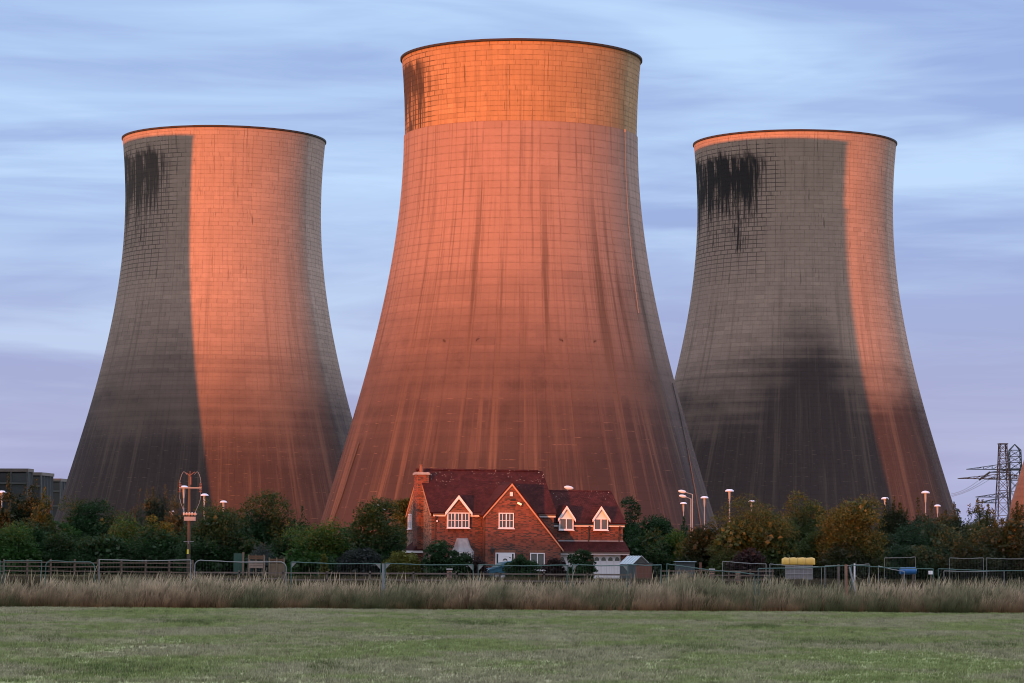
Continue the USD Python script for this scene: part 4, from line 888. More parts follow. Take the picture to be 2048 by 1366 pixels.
plant('shrub', 918, 56, 1103, 215.5, 'leaf_dark_green', 'dark evergreen shrub under the bay window', group=GG, size=0.15, style='dome')
plant('weeping_shrub', 955, 48, 1110, 216, 'leaf_purple', 'purple-brown weeping shrub between bay window and car', style='willow', group=GG, size=0.15, cat='shrub')
plant('shrub', 1043, 68, 1110, 214, 'leaf_dark_green', 'clipped round green shrub before the front door window', style='dome', group=GG, size=0.13)
plant('shrub', 1111, 58, 1118, 215, 'leaf_purple', 'low purple-brown domed shrub left of the garage doors', style='dome', group=GG, size=0.13)
plant('shrub', 1163, 60, 1099, 214, 'leaf_dark_green', 'dark conical shrub hiding the left garage door', style='dome', group=GG, size=0.14)
plant('lavender_bush', 520, 48, 1093, 228, 'leaf_blue_green', 'blue-grey leafed bush behind the wooden compost bin', group=GG, size=0.18, style='wisp', cat='bush')
plant('flower_bush', 557, 24, 1111, 227, 'leaf_grey_green', 'small pale flowering bush behind the trellis', group=GG, size=0.14, cat='bush')
plant('shrub', 648, 12, 1105, 217, 'leaf_yellow_green', 'tiny bright yellow sapling by the slate-dark shrub', group=GG, size=0.14)
RG_ = 'shrubs and trees of the hedge right of the house'
plant('tree', 1262, 70, 1000, 246, 'leaf_dark_green', 'dark tree directly behind the garage gable', group=RG_, size=0.185)
plant('tree', 1305, 100, 1006, 243, 'leaf_dark_green', 'broad dark tree right of the garage, below the tallest tower', group=RG_, size=0.185)
plant('tree', 1348, 70, 1028, 244, 'leaf_dark_green', 'smaller dark tree sloping down right of the broad dark one', group=RG_, style='spiky')
plant('bush', 1285, 110, 1070, 234, 'leaf_dark_green', 'dark bush behind the greenhouse', group=RG_)
plant('bush', 1352, 90, 1062, 236, 'leaf_green', 'green bush right of the greenhouse', group=RG_)
plant('tree', 1412, 100, 1043, 231, 'leaf_brown_green', 'low olive-brown tree left of the tall willow', group=RG_)
plant('willow_tree', 1502, 152, 988, 228, 'leaf_olive', 'tall olive willow with drooping leaves, right of the street lamps', style='willow', group=RG_, size=0.20, dens=1.3)
plant('willow_tree', 1556, 90, 1010, 236, 'leaf_olive', 'olive tree filling in behind the right side of the willow', style='willow', group=RG_, size=0.19)
plant('tree', 1618, 124, 984, 240, 'leaf_olive', 'olive tree between the willow and the orange one', group=RG_, size=0.19)
plant('tree', 1708, 136, 982, 231, 'leaf_autumn', 'large tree with orange-brown autumn leaves, right of the yellow cover', group=RG_, base=0.93, size=0.185, bark='pale_bark')
plant('tree', 1660, 80, 1030, 236, 'leaf_brown_green', 'lower dark tree in front of the gap left of the orange one', group=RG_)
plant('bush', 1452, 80, 1082, 226, 'leaf_olive', 'olive bush at the foot of the willow, left side', group=RG_, style='willow')
plant('bush', 1492, 80, 1098, 222, 'leaf_purple', 'dark purple-brown bush under the willow', group=RG_)
plant('bush', 1560, 70, 1090, 229, 'leaf_brown_green', 'low brown bush left of the yellow cover', group=RG_)
plant('bush', 1690, 110, 1086, 229, 'leaf_brown_green', 'low dark bush under the orange-brown tree', group=RG_)
plant('hawthorn_tree', 1790, 90, 988, 258, 'leaf_brown_green', 'brown upright shrubby tree behind the mushroom lamp right of the orange tree', style='spiky', group=RG_)
plant('hawthorn_tree', 1850, 80, 1003, 260, 'leaf_brown_green', 'brown upright shrubby tree under the rightmost mushroom lamp', style='spiky', group=RG_)
plant('hawthorn_tree', 1908, 80, 1006, 262, 'leaf_brown_green', 'brown shrubby tree below the right edge of the right tower', style='spiky', group=RG_)
plant('hawthorn_tree', 1965, 84, 992, 256, 'leaf_autumn', 'rust-tipped shrubby tree in front of the pylons', style='spiky', group=RG_)
plant('hawthorn_tree', 2026, 70, 1012, 252, 'leaf_brown_green', 'brown shrubby tree below the cut-off tower at the right edge', style='spiky', group=RG_)
plant('bramble_bush', 1792, 110, 1046, 243, 'leaf_bramble', 'green bramble mound right of the orange tree', group=RG_, cat='bramble', size=0.2)
plant('bramble_bush', 1872, 130, 1044, 242, 'leaf_bramble', 'middle and widest green bramble mound', group=RG_, cat='bramble', size=0.2)
plant('bramble_bush', 1948, 96, 1056, 243, 'leaf_bramble', 'green bramble mound left of the dark bush by the right edge', group=RG_, cat='bramble', size=0.2)
plant('bush', 2012, 130, 1028, 238, 'leaf_brown_green', 'dark brown-green bush at the right edge', group=RG_)
plant('bush', 1830, 120, 1085, 236, 'leaf_bramble', 'low dark green bush below the bramble mounds', group=RG_)
plant('bush', 1935, 120, 1085, 234, 'leaf_brown_green', 'low brown bush behind the far fence panels', group=RG_)

plant('bush', 1395, 90, 1072, 233, 'leaf_olive', 'olive bush behind the flat-roofed shed', group=RG_)
plant('bush', 1640, 110, 1062, 233, 'leaf_olive', 'olive bush directly behind the yellow cover', group=RG_)
plant('bush', 1755, 90, 1068, 238, 'leaf_brown_green', 'dark bush where the orange tree meets the brambles', group=RG_)
plant('bush', 1880, 130, 1022, 256, 'leaf_brown_green', 'brown-green bush behind the bramble mounds', group=RG_)
# the wood behind the photographer, where the sun is going down
def wood():
    rng = np.random.default_rng(5); m = []
    u = np.array([math.cos(SUN_AZ), -math.sin(SUN_AZ), 0]); d = np.array([-math.sin(SUN_AZ), -math.cos(SUN_AZ), 0])
    V, F_ = [], []
    n = 150
    for i in range(n):
        t = (i / (n - 1) - 0.5) * 380; c = u * t + d * (205 + rng.normal() * 6)
        h = 11.6 + 1.5 * meshkit.noise(np.array([t * 0.05, 0.3, 0.7])) + rng.normal() * 0.35
        b = trimesh.creation.icosphere(2, 1.0); v = b.vertices * (1 + 0.25 * (meshkit.noise(b.vertices * 2.3 + i) - 0.5))[:, None]
        m.append(trimesh.Trimesh(v * [3.2, 3.2, h * 0.36] + c + [0, 0, h * 0.64], b.faces, process=False))
        m.append(bar(c, c + [0, 0, h * 0.5], 0.25, 6)); m.append(trimesh.Trimesh(v * [3.0, 3.0, h * 0.33] + c + [0, 0, h * 0.3], b.faces, process=False))
    return trimesh.util.concatenate(m)
obj('wood', wood(), 'leaf_dark_green', label='dark wood far behind the photographer', cat='wood', kind='stuff')

# ---------------------------------------------------------------- street lamps
mat('lamp_steel', (0.10, 0.135, 0.18), 0.45, 0.08, 1.0, 0.5)
mat('lamp_white', (0.34, 0.42, 0.56), 0.4, 0.05, 1.0)
mat('lamp_glass', (0.15, 0.18, 0.22), 0.3)
def mushroom(px, top, label):
    Y = 36730.0 / (1103 - top); p = at(px, top, Y); H = p[2]; 
    T = thing('street_lamp', label, 'street lamp', (p[0], p[1], 0), group='white mushroom-headed lamps behind the hedge')
    obj('post', lathe([(0, 0), (0.08, 0), (0.065, H - 1.3), (0.06, H - 1.25), (0, H - 1.25)], 10), 'lamp_steel', T, smooth=40)
    obj('lamp_body', lathe([(0, H - 1.25), (0.085, H - 1.25), (0.16, H - 0.32), (0.12, H - 0.27), (0, H - 0.27)], 12), 'lamp_glass', T, smooth=40)
    obj('lamp_cap', lathe([(0, H - 0.27), (0.46, H - 0.27), (0.47, H - 0.22), (0.40, H - 0.12), (0.24, H - 0.03), (0, H)], 20), 'lamp_white', T, smooth=40)
for px, top, lb in ((4, 981, 'mushroom lamp at the left edge, in front of the glazed blocks'), (368, 971, 'mushroom lamp directly beside the head of the utility pole'),
                    (409, 987, 'mushroom lamp right of the utility pole, before the shaded concrete'), (447, 1001, 'mushroom lamp whose head just clears the big dark tree by the pole'),
                    (755, 1009, 'mushroom lamp head above the pointed tree left of the house'), (764.5, 1017, 'smaller mushroom lamp head between the pointed tree and the orange-tinted tree'),
                    (1367, 1004, 'lowest of the mushroom lamps left of the willow, beside the twin arm lamps'), (1409, 992, 'mushroom lamp midway between the arm lamps and the tallest one'),
                    (1459, 978, 'tallest mushroom lamp, close to the left side of the willow'), (1770, 994, 'mushroom lamp beside the crown of the orange-brown tree'),
                    (1851, 981.5, 'mushroom lamp in front of the sunlit strip of the right tower'), (344, 1021, 'small far mushroom lamp left of the utility pole'), (1503, 1000, 'mushroom lamp almost hidden by the willow crown'),
                    (1875, 1009, 'small far mushroom lamp among the brown trees under the right tower')):
    mushroom(px, top, lb)
def arm_lamp(px, top, Y, reach, label):
    p = at(px, top, Y); H = p[2]
    T = thing('arm_lamp', label, 'street lamp', (p[0], p[1], 0), group='single-arm street lamps')
    obj('post', bar((0, 0, 0), (0, 0, H), 0.075, 8), 'lamp_steel', T)
    obj('arm', bar((0, 0, H - 0.06), (-reach, 0, H + 0.25), 0.055, 6), 'lamp_steel', T)
    hd = trimesh.creation.icosphere(2, 1.0); hd.apply_scale([0.55, 0.2, 0.22]); hd.apply_transform(TT.rotation_matrix(0.14, [0, 1, 0])); hd.apply_translation([-reach - 0.35, 0, H + 0.33])
    obj('lamp_head', hd, 'lamp_white', T, smooth=True)
arm_lamp(1385, 988, 385, 1.05, 'taller of the twin arm lamps right of the tallest tower')
arm_lamp(1382, 997, 410, 0.85, 'shorter of the twin arm lamps right of the tallest tower')
arm_lamp(1128, 981, 330, -0.9, 'arm lamp showing over the garage roof')

# ---------------------------------------------------------------- utility pole
mat('pole_wood', (0.06, 0.05, 0.042), 0.85, 0.25, 3.0, 0.1, stretch=(8, 8, 0.5))
mat('porcelain', (0.11, 0.05, 0.04), 0.3)
mat('switch_grey', (0.26, 0.26, 0.28), 0.5)
mat('yellow_plate', (0.55, 0.46, 0.04), 0.5)
pp = at(376.5, 1158, 226); s226 = F / 226
zp = lambda y: EYE + (1103 - y) / s226
UP = thing('utility_pole', 'wooden utility pole with switchgear, between the poplars and the big dark tree', 'utility pole', (pp[0], pp[1], 0))
obj('pole', lathe([(0, 0), (0.15, 0), (0.11, zp(952)), (0, zp(952))], 12), 'pole_wood', UP, smooth=40)
obj('cross_arm', box(-0.82, 0.98, -0.22, -0.12, zp(981.5), zp(979)), 'lamp_steel', UP)
for x in (-0.74, 0.9):
    obj('insulator', lathe([(0, 0), (0.09, 0), (0.11, .08), (0.05, .12), (0.11, .2), (0.05, .25), (0.10, .33), (0, .36)], 10).apply_translation([x, -0.17, zp(979)]), 'porcelain', UP)
    obj('insulator', lathe([(0, 0), (0.09, 0), (0.11, .08), (0.05, .12), (0.11, .2), (0.05, .25), (0, .3)], 10).apply_translation([x, -0.17, zp(989)]), 'porcelain', UP)
    s = 1 if x > 0 else -1
    lp = [(x, -.17, zp(977)), (x + s * .02, -.17, zp(966)), (x - s * .1, -.17, zp(955)), (x - s * .24, -.17, zp(948.5)), (x - s * .36, -.17, zp(949)), (x - s * .52, -.1, zp(954))]
    obj('jumper_wire', tube(lp, 0.018, 5), 'lamp_steel', UP)
    lp = [(x, -.17, zp(989)), (x + s * .02, -.2, zp(1000)), (x - s * .1, -.25, zp(1012)), (x - s * .3, -.3, zp(1024)), (x - s * .42, -.3, zp(1030))]
    obj('drop_wire', tube(lp, 0.018, 5), 'lamp_steel', UP)
obj('horn', [beam((0.0, -.1, zp(956)), (-.34, -.1, zp(949.5)), 0.05), beam((0.0, -.1, zp(956)), (.4, -.1, zp(948.5)), 0.05), bar((0.03, -.1, zp(952)), (0.03, -.1, zp(946.5)), 0.025)], 'porcelain', UP)
obj('surge_arrester', [bar((0.1, -.2, zp(974)), (0.1, -.2, zp(958)), 0.06, 8)], 'porcelain', UP)
obj('switchgear', [box(-0.46, 0.62, -.35, .15, zp(1033.5), zp(1031.5))] + [lathe([(0, 0), (.08, 0), (.05, .1), (.08, .2), (0, .26)], 8).apply_translation([x, -.2, zp(1035)]) for x in (-.4, -.18, .04, .26, .5)], 'switch_grey', UP)
obj('fuse_box', box(-0.38, 0.54, -.34, -.13, zp(1046), zp(1038)), 'lamp_steel', UP)
obj('warning_plate', box(-0.12, 0.03, -0.19, -0.16, zp(1112), zp(1103)), 'yellow_plate', UP)
obj('climbing_guard', [bar((-.4, -.1, zp(1087)), (.4, -.1, zp(1087.5)), 0.025), bar((-.02, -.14, zp(1092)), (-.02, -.14, zp(1086)), 0.03)], 'lamp_steel', UP)

# ---------------------------------------------------------------- rail fences in the meadow and garden
mat('weathered_wood', (0.10, 0.076, 0.064), 0.9, 0.3, 4.0, 0.1, stretch=(.6, .6, 4))
mat('grey_wood', (0.11, 0.09, 0.083), 0.9, 0.3, 4.0, 0.1, stretch=(.6, .6, 4))
def rail_fence(label, pts, heights, post_h, gap, m='weathered_wood', seed=1, w=0.13):
    rng = np.random.default_rng(seed); p0 = np.array(pts[0], float); p0[2] = 0
    T = thing('rail_fence', label, 'fence', p0)
    P = [np.array([p[0], p[1], 0]) - p0 for p in pts]
    for a, b in zip(P[:-1], P[1:]):
        L = np.linalg.norm(b - a); n = max(1, int(round(L / gap))); e = (b - a) / L
        for k in range(n + 1):
            q = a + (b - a) * k / n; q = q + [0, 0, 0]
            obj('post', beam(q + [0, 0, 0], q + [rng.normal() * .02, 0, post_h + rng.normal() * .03], w, w * .7), m, T)
            if k < n:
                r = a + (b - a) * (k + 1) / n; off = np.array([e[1], -e[0], 0]) * (w * .55)
                for h in heights:
                    obj('rail', beam(q + off + [0, 0, h + rng.normal() * .02] - e * .06, r + off + [0, 0, h + rng.normal() * .02] + e * .06, 0.045, 0.09), m, T)
rail_fence('brown post and rail fence left of the utility pole', [at(-40, 1158, 225), at(385, 1158, 224)], (0.42, 0.78, 1.10), 1.36, 1.82, seed=2, w=0.17)
rail_fence('low grey two-rail fence running in front of the house', [at(392, 1160, 172), at(1262, 1160, 172)], (0.42, 0.82), 0.95, 2.6, 'grey_wood', 3)
rail_fence('sagging rail fence between the greenhouse and the yellow cover', [at(1322, 1150, 186), at(1545, 1150, 190)], (0.42, 0.72, 1.0), 1.1, 1.9, 'weathered_wood', 4)
brick_mat('pillar_brick', (0.16, 0.085, 0.065), (0.22, 0.11, 0.085), (0.06, 0.04, 0.035), (0.2, 0.17, 0.15))
for px, top, w, Y, lb in ((899, 1137, 10, 196, 'brick gate pillar under the dark evergreen shrub left of the bay window'), (1370, 1141, 8, 192, 'brick pillar in the sagging rail fence, the left one of three'),
                          (1424, 1137, 9, 193, 'brick pillar in the sagging rail fence, the middle of three'), (1476, 1141, 9, 194, 'brick pillar in the sagging rail fence, the right one of three')):
    p = at(px, top, Y); hw = w * Y / F / 2
    T = thing('brick_pillar', lb, 'pillar', (p[0], p[1], 0), group='brick pillars in the garden')
    obj('shaft', box(-hw, hw, -hw, hw, 0, p[2] - 0.1), 'pillar_brick', T); obj('cap', box(-hw - .04, hw + .04, -hw - .04, hw + .04, p[2] - 0.1, p[2]), 'switch_grey', T)

# garden trellis and compost bin
mat('brown_board', (0.09, 0.05, 0.032), 0.85, 0.2, 3.0)
mat('pale_board', (0.17, 0.13, 0.115), 0.85, 0.2, 3.0)
mat('post_wood', (0.12, 0.09, 0.065), 0.85, 0.2, 3.0)
Yc = 220.0; sc = F / Yc; zc = lambda y: EYE + (1103 - y) / sc
def Xc(px): return (px - 1024) / sc * 1.0003
cx0 = at(512, 1140, Yc)
CB = thing('compost_bin', 'wooden compost bin with pale front boards, below the blue-grey bush', 'compost bin', (cx0[0], Yc, 0))
lx = lambda px: at(px, 1140, Yc)[0] - cx0[0]
for px in (497, 511.5, 527): obj('post', box(lx(px) - .05, lx(px) + .05, -.05, .05, 0, zc(1112.5)), 'post_wood', CB)
for k, y in enumerate((1137, 1132, 1127)): obj('board', box(lx(498), lx(526), -.09, -.055, zc(y + 2.2), zc(y - 2.2)), 'pale_board', CB)
for k, y in enumerate((1120, 1116)): obj('board', box(lx(498), lx(526), -.09, -.055, zc(y + 1.8), zc(y - 1.8)), 'brown_board', CB)
obj('side', [box(lx(497) - .03, lx(497) + .01, .06, 1.0, .05, zc(1114)), box(lx(527) - .01, lx(527) + .03, .06, 1.0, .05, zc(1114))], 'brown_board', CB)
TRL = thing('garden_fence_panel', 'short garden fence panel with brown top boards, right of the compost bin', 'fence', (at(553, 1140, Yc)[0], Yc, 0))
lx2 = lambda px: at(px, 1140, Yc)[0] - at(553, 1140, Yc)[0]
for px in (538.5, 553, 568): obj('post', box(lx2(px) - .05, lx2(px) + .05, -.05, .05, 0, zc(1118)), 'post_wood', TRL)
for y in (1127, 1122.5): obj('board', box(lx2(538), lx2(568), .055, .09, zc(y + 2), zc(y - 2)), 'brown_board', TRL)
obj('lower_board', box(lx2(538), lx2(568), .055, .085, .1, zc(1130)), 'post_wood', TRL)
gp = at(486, 1140, Yc)
obj('gate_post', box(gp[0] - .07, gp[0] + .07, Yc - .07, Yc + .07, 0, zc(1108)), 'post_wood', label='single tall wooden post left of the compost bin', cat='post')
mat('green_mesh', (0.02, 0.055, 0.045), 0.8)
gp = at(476, 1140, Yc + 1)
obj('green_screen', [box(gp[0] - .35, gp[0] + .3, Yc + 1, Yc + 1.03, .3, zc(1110))], 'green_mesh', label='dark green mesh screen beside the tall wooden post', cat='screen')

# greenhouse and hut right of the garage
mat('polycarbonate', (0.20, 0.27, 0.34), 0.25, 0.15, 2.0, 0.6)
mat('greenhouse_frame', (0.30, 0.34, 0.36), 0.5)
mat('hut_wood', (0.11, 0.05, 0.038), 0.85, 0.2, 2.0, stretch=(6, 1, 0.5))
mat('dark_felt', (0.03, 0.034, 0.038), 0.9)
mat('shed_side', (0.045, 0.06, 0.07), 0.7)
Yg = 221.0; g0 = at(1282, 1158, Yg); sg = F / Yg
GH = thing('greenhouse', 'small shed with a pale blue sheet roof, right of the garage', 'greenhouse', (g0[0], g0[1], 0), math.radians(28))
rz, ezg = 1.92, 1.28
for s in (-1, 1):
    for k in range(5):
        y0 = -0.05 + k * 0.42
        v = [(s * 0.78, y0, ezg), (0, y0, rz), (0, y0 + .40, rz), (s * 0.78, y0 + .40, ezg)]; v += [(a, b, c - .03) for a, b, c in v]
        m = trimesh.Trimesh(v, [[0, 1, 2], [0, 2, 3], [4, 6, 5], [4, 7, 6], [0, 4, 5], [0, 5, 1], [3, 2, 6], [3, 6, 7], [0, 3, 7], [0, 7, 4], [1, 5, 6], [1, 6, 2]], process=False); m.fix_normals()
        obj('roof_sheet', m, 'polycarbonate', GH)
    for k in range(6):
        y0 = -0.06 + k * 0.42; obj('glazing_bar', beam((s * 0.8, y0, ezg), (0, y0, rz + .02), 0.03), 'greenhouse_frame', GH)
obj('gable', poly([(-.72, ezg - .05), (.72, ezg - .05), (0, rz - .08)], 0.03, 'y', 0.02), 'dark_glass', GH)
obj('wall', [box(-.74, .74, 0, .05, 0, ezg - .06), box(-.74, -.70, .06, 2.0, 0, ezg - .06), box(.70, .74, .06, 2.0, 0, ezg - .06)], 'shed_side', GH)
g1 = at(1289, 1158, 216)
HU = thing('garden_hut', 'low reddish wooden box hut in front of the pale roofed shed', 'hut', (g1[0], g1[1], 0), math.radians(6))
for k in range(6): obj('board', box(-.55 + k * .185, -.555 + (k + 1) * .185, -.03, 0.02, 0.05, 1.32), 'hut_wood', HU)
obj('side', [box(-.55, -.52, .025, .9, .05, 1.3), box(.53, .56, .025, .9, .05, 1.3)], 'hut_wood', HU)
obj('roof', box(-.62, .63, -.08, 1.0, 1.325, 1.40), 'dark_felt', HU)
g2 = at(1371, 1158, 224)
FS = thing('flat_roof_shed', 'dark flat-roofed shed between the greenhouse and the willow', 'shed', (g2[0], g2[1], 0))
obj('wall', box(-.75, .75, 0, 1.5, 0, 1.45), 'shed_side', FS); obj('roof', box(-.85, .85, -.2, 1.7, 1.46, 1.52), 'polycarbonate', FS)
g3 = at(1401, 1158, 221)
obj('gate_post', box(g3[0] - .09, g3[0] + .09, g3[1] - .09, g3[1] + .09, 0, 1.45), 'hut_wood', label='thick reddish post right of the flat-roofed shed', cat='post')

# crate under a yellow cover
mat('yellow_sheet', (0.34, 0.21, 0.025), 0.55, 0.18, 2.0, 0.4)
mat('strap', (0.20, 0.15, 0.06), 0.7)
mat('cage_grey', (0.22, 0.215, 0.235), 0.6, 0.1, 2.0)
mat('cage_panel', (0.15, 0.145, 0.16), 0.7, 0.15, 2.0)
Yt = 212.0; t0 = at(1598, 1158, Yt)
TK = thing('covered_cage', 'grey cage crate under a bulging yellow sheet, left of the orange tree', 'crate', (t0[0], t0[1], 0), math.radians(-5))
obj('body', box(-1.0, 0.98, 0, 1.1, 0.2, 1.36), 'cage_panel', TK)
for k in range(7): obj('bar', box(-1.02 + k * .333, -.98 + k * .333, -.03, 0.0, 0.2, 1.42), 'cage_grey', TK)
for z in (0.3, 0.68, 1.05, 1.40): obj('rail', box(-1.03, 1.01, -.045, -.031, z - .025, z + .025), 'cage_grey', TK)
pr = [(0.62 + 0.72 * math.cos(a), 1.42 + 0.46 * math.sin(a)) for a in np.linspace(PI + .12, -.12, 13)]
v, f = [], []
for i, u in enumerate(np.linspace(-1.28, 1.2, 12)):
    b = 0.03 * math.sin(i * 2.1) - (0.10 if i in (0, 11) else 0)
    v += [(u, y, max(z + b * (1 if z > 1.45 else 0), 1.3) + (0.06 if i == 11 and z > 1.7 else 0)) for y, z in pr]
for i in range(11):
    for j in range(12): a = i * 13 + j; f += [[a, a + 13, a + 14], [a, a + 14, a + 1]]
f += [[0, j + 1, j] for j in range(1, 12)] + [[143, 143 + j, 143 + j + 1] for j in range(1, 12)]
m = trimesh.Trimesh(v, f, process=False); m.fix_normals(); obj('cover', m, 'yellow_sheet', TK, smooth=50)
for u in (-.7, -.1, .5): obj('strap', tube([(u, y - .0 + (y - .62) * .03, z + .025) for y, z in pr], 0.018, 5), 'strap', TK)

# drum and box lying in the rough grass
mat('blue_plastic', (0.02, 0.10, 0.28), 0.4)
mat('white_plastic', (0.60, 0.60, 0.64), 0.5)
d0 = at(1816, 1142, 175)
DR = thing('blue_drum', 'blue drum lying on its side behind the fence on the right', 'drum', (d0[0], d0[1], d0[2]), math.radians(8))
ax = lambda m: m.apply_transform(TT.rotation_matrix(PI / 2, [0, 1, 0]))
obj('body', ax(lathe([(0, -.5), (.2, -.5), (.215, -.47), (.215, -.2), (.2, -.18), (.215, -.16), (.215, .16), (.2, .18), (.215, .2), (.215, .47), (.2, .5), (0, .5)], 20)), 'blue_plastic', DR, smooth=40)
obj('bung', ax(lathe([(0, .5), (.04, .5), (.04, .53), (0, .53)], 10)).apply_translation([0, -.1, .05]), 'white_plastic', DR)
obj('cradle', [box(-.35, -.3, -.2, .2, -d0[2], -.19), box(.3, .35, -.2, .2, -d0[2], -.19)], 'weathered_wood', DR)
d1 = at(1862, 1145, 172)
WB = thing('white_sign_board', 'small white board on a stake right of the blue drum', 'sign', (d1[0], d1[1], 0))
obj('board', box(-.16, .16, -.02, .01, d1[2] - .11, d1[2] + .1), 'white_plastic', WB); obj('stake', box(-.025, .025, .012, .05, 0, d1[2]), 'grey_wood', WB)

# parked car in front of the door
mat('car_paint', (0.022, 0.075, 0.115), 0.6, 0.04, 1.0, 0.15)
glass('car_glass', (0.012, 0.060, 0.075), 0.35, 0.15)
mat('car_trim', (0.02, 0.02, 0.022), 0.5)
mat('tyre', (0.015, 0.015, 0.016), 0.9)
mat('rim', (0.35, 0.35, 0.37), 0.35, 0.02, 1.0, 0.5, 0.8)
mat('tail_red', (0.25, 0.02, 0.02), 0.3)
c0 = at(1014, 1158, 219.0)
CAR = thing('parked_car', 'teal blue hatchback parked in front of the white front door', 'car', (c0[0], c0[1], 0), math.radians(20))
side = [(-1.75, .35), (-1.82, .62), (-1.70, .86), (-1.02, .96), (-.42, 1.36), (.35, 1.46), (1.05, 1.38), (1.55, 1.0), (1.74, .92), (1.78, .40)]
body = poly(side, 1.56, 'y', -.78)
v = body.vertices; k = v[:, 2] > 0.97; v[k, 1] *= 0.84; body.vertices = v
obj('body', body, 'car_paint', CAR, smooth=28)
for s in (-1, 1):
    gl = [(-.80, 1.02), (-.36, 1.32), (.33, 1.40), (.98, 1.33), (1.28, 1.02)]
    obj('side_window', poly(gl, .02, 'y', s * .70 - .01), 'house_glass', CAR)
    obj('pillar', box(.20, .27, s * .715 - .012, s * .715 + .012, 1.0, 1.39), 'car_trim', CAR)
    obj('wing_mirror', box(-.72, -.55, s * .84 - .09, s * .84 + .09, .97, 1.09), 'car_paint', CAR)
    obj('headlight', box(-1.79, -1.60, s * .58 - .14, s * .58 + .14, .68, .83), 'lamp_white', CAR)
    obj('tail_light', box(1.66, 1.77, s * .62 - .1, s * .62 + .1, .75, .98), 'tail_red', CAR)
    for x in (-1.12, 1.12):
        W = UsdGeom.Xform.Define(stage, ppath(CAR) + '/' + numbered(ppath(CAR), 'wheel')).GetPrim()
        ry = lambda m: m.apply_transform(TT.rotation_matrix(PI / 2, [1, 0, 0])).apply_translation([x, s * .72, .31])
        obj('tyre', ry(lathe([(.18, -.09), (.29, -.09), (.31, -.06), (.31, .06), (.29, .09), (.18, .09), (.18, -.09)], 20)), 'tyre', W, smooth=40)
        obj('rim', ry(lathe([(0, -.07), (.19, -.085), (.19, .085), (0, .07)], 12)), 'rim', W, smooth=40)
ws = trimesh.Trimesh([(-1.0, -.64, .99), (-1.0, .64, .99), (-.45, .56, 1.355), (-.45, -.56, 1.355)], [[0, 1, 2], [0, 2, 3]], process=False); ws.vertices += [-.025, 0, .012]
obj('windscreen', ws, 'car_glass', CAR)
obj('bumper', [box(-1.86, -1.70, -.74, .74, .32, .55), box(1.70, 1.82, -.74, .74, .34, .56)], 'car_trim', CAR)
obj('number_plate', box(-1.875, -1.862, -.26, .26, .40, .51), 'white_plastic', CAR)

# ---------------------------------------------------------------- temporary fence panels
mat('fence_green', (0.035, 0.085, 0.08), 0.5, 0.25, 2.0, 0.4)
mat('fence_zinc', (0.15, 0.16, 0.17), 0.45, 0.15, 2.0, 0.5)
mat('fence_rust', (0.20, 0.10, 0.07), 0.7, 0.3, 4.0)
mat('mesh_wire', (0.08, 0.085, 0.085), 0.5)
mat('concrete_foot', (0.25, 0.24, 0.23), 0.9)
def fence_panel(label, a, b, m='fence_green', style='square', wires=True, post_b=True, gusset=False, group='temporary fence panels at the edge of the mown field', wm='mesh_wire'):
    """a, b = (px, top row, depth) of the two posts."""
    A, B = at(*a), at(*b); A0, B0 = A * [1, 1, 0], B * [1, 1, 0]
    T = thing('fence_panel', label, 'fence panel', A0, group=group)
    L = lambda p: np.array(p) - A0
    At, Bt = L(A), L(B); e = (B0 - A0) / np.linalg.norm(B0 - A0); r = 0.018
    ea = At + e * .05; eb = Bt - e * .05
    rr = 0.22 if style == 'round' else 0.0
    dr = lambda p, d: np.array([p[0], p[1], p[2] - d])
    obj('post', bar(dr(ea, At[2]), dr(ea, rr), r, 8), m, T); obj('post', bar(dr(eb, Bt[2]), dr(eb, rr), r, 8), m, T)
    if rr:
        t = np.linspace(0, PI / 2, 6)
        ca = [ea + e * rr * (1 - math.cos(x)) + np.array([0, 0, -rr + rr * math.sin(x)]) for x in t]; cb = [eb - e * rr * (1 - math.cos(x)) + np.array([0, 0, -rr + rr * math.sin(x)]) for x in t]
        obj('corner_bend', tube(ca, r, 8), m, T); obj('corner_bend', tube(cb, r, 8), m, T)
    mid = (ea + eb) / 2 + np.array([0, 0, -0.012 * np.linalg.norm(eb - ea)])
    obj('top_rail', tube([ea + e * rr, mid, eb - e * rr], r, 8), m, T)
    lo = 0.16
    obj('bottom_rail', bar(dr(ea, At[2] - lo), dr(eb, Bt[2] - lo), r * .8, 6), m, T)
    if gusset:
        for q, s in ((ea, 1), (eb, -1)):
            g = trimesh.Trimesh([q, q + e * s * .22, q + np.array([0, 0, -.24]), q + e * s * .22, q, q + np.array([0, 0, -.24])], [[0, 1, 2], [3, 4, 5]], process=False); g.vertices[3:] += np.array([e[1], -e[0], 0]) * -.004
            obj('gusset_plate', g, 'fence_zinc', T)
    if wires:
        n = int(np.linalg.norm(eb - ea) / 0.11); W = []
        for k in range(1, n):
            q = ea + (eb - ea) * k / n; W.append(bar(dr(q, q[2] - lo), dr(q, .02), 0.0022, 3))
        for z in (0.45, 0.8, 1.15, 1.45):
            W.append(bar(dr(ea, At[2] - z * At[2] / 1.8), dr(eb, Bt[2] - z * Bt[2] / 1.8), 0.0022, 3))
        obj('wire_mesh', W, wm, T, kind='stuff')
    for q in (ea, eb):
        obj('foot', box(q[0] - .1, q[0] + .1, q[1] - .3, q[1] + .3, 0, .12), 'concrete_foot', T)
D = 109.0
fence_panel('leftmost fence panel with a sagging top rail', (-60, 1119, D), (3, 1121, D - .1), 'fence_green')
fence_panel('green fence panel at the left edge, in front of the rail fence', (6, 1121, D), (86, 1121, D))
fence_panel('short green panel between the left edge panel and the grey one', (89, 1121, D), (192, 1124, D + .3), 'fence_green', 'round')
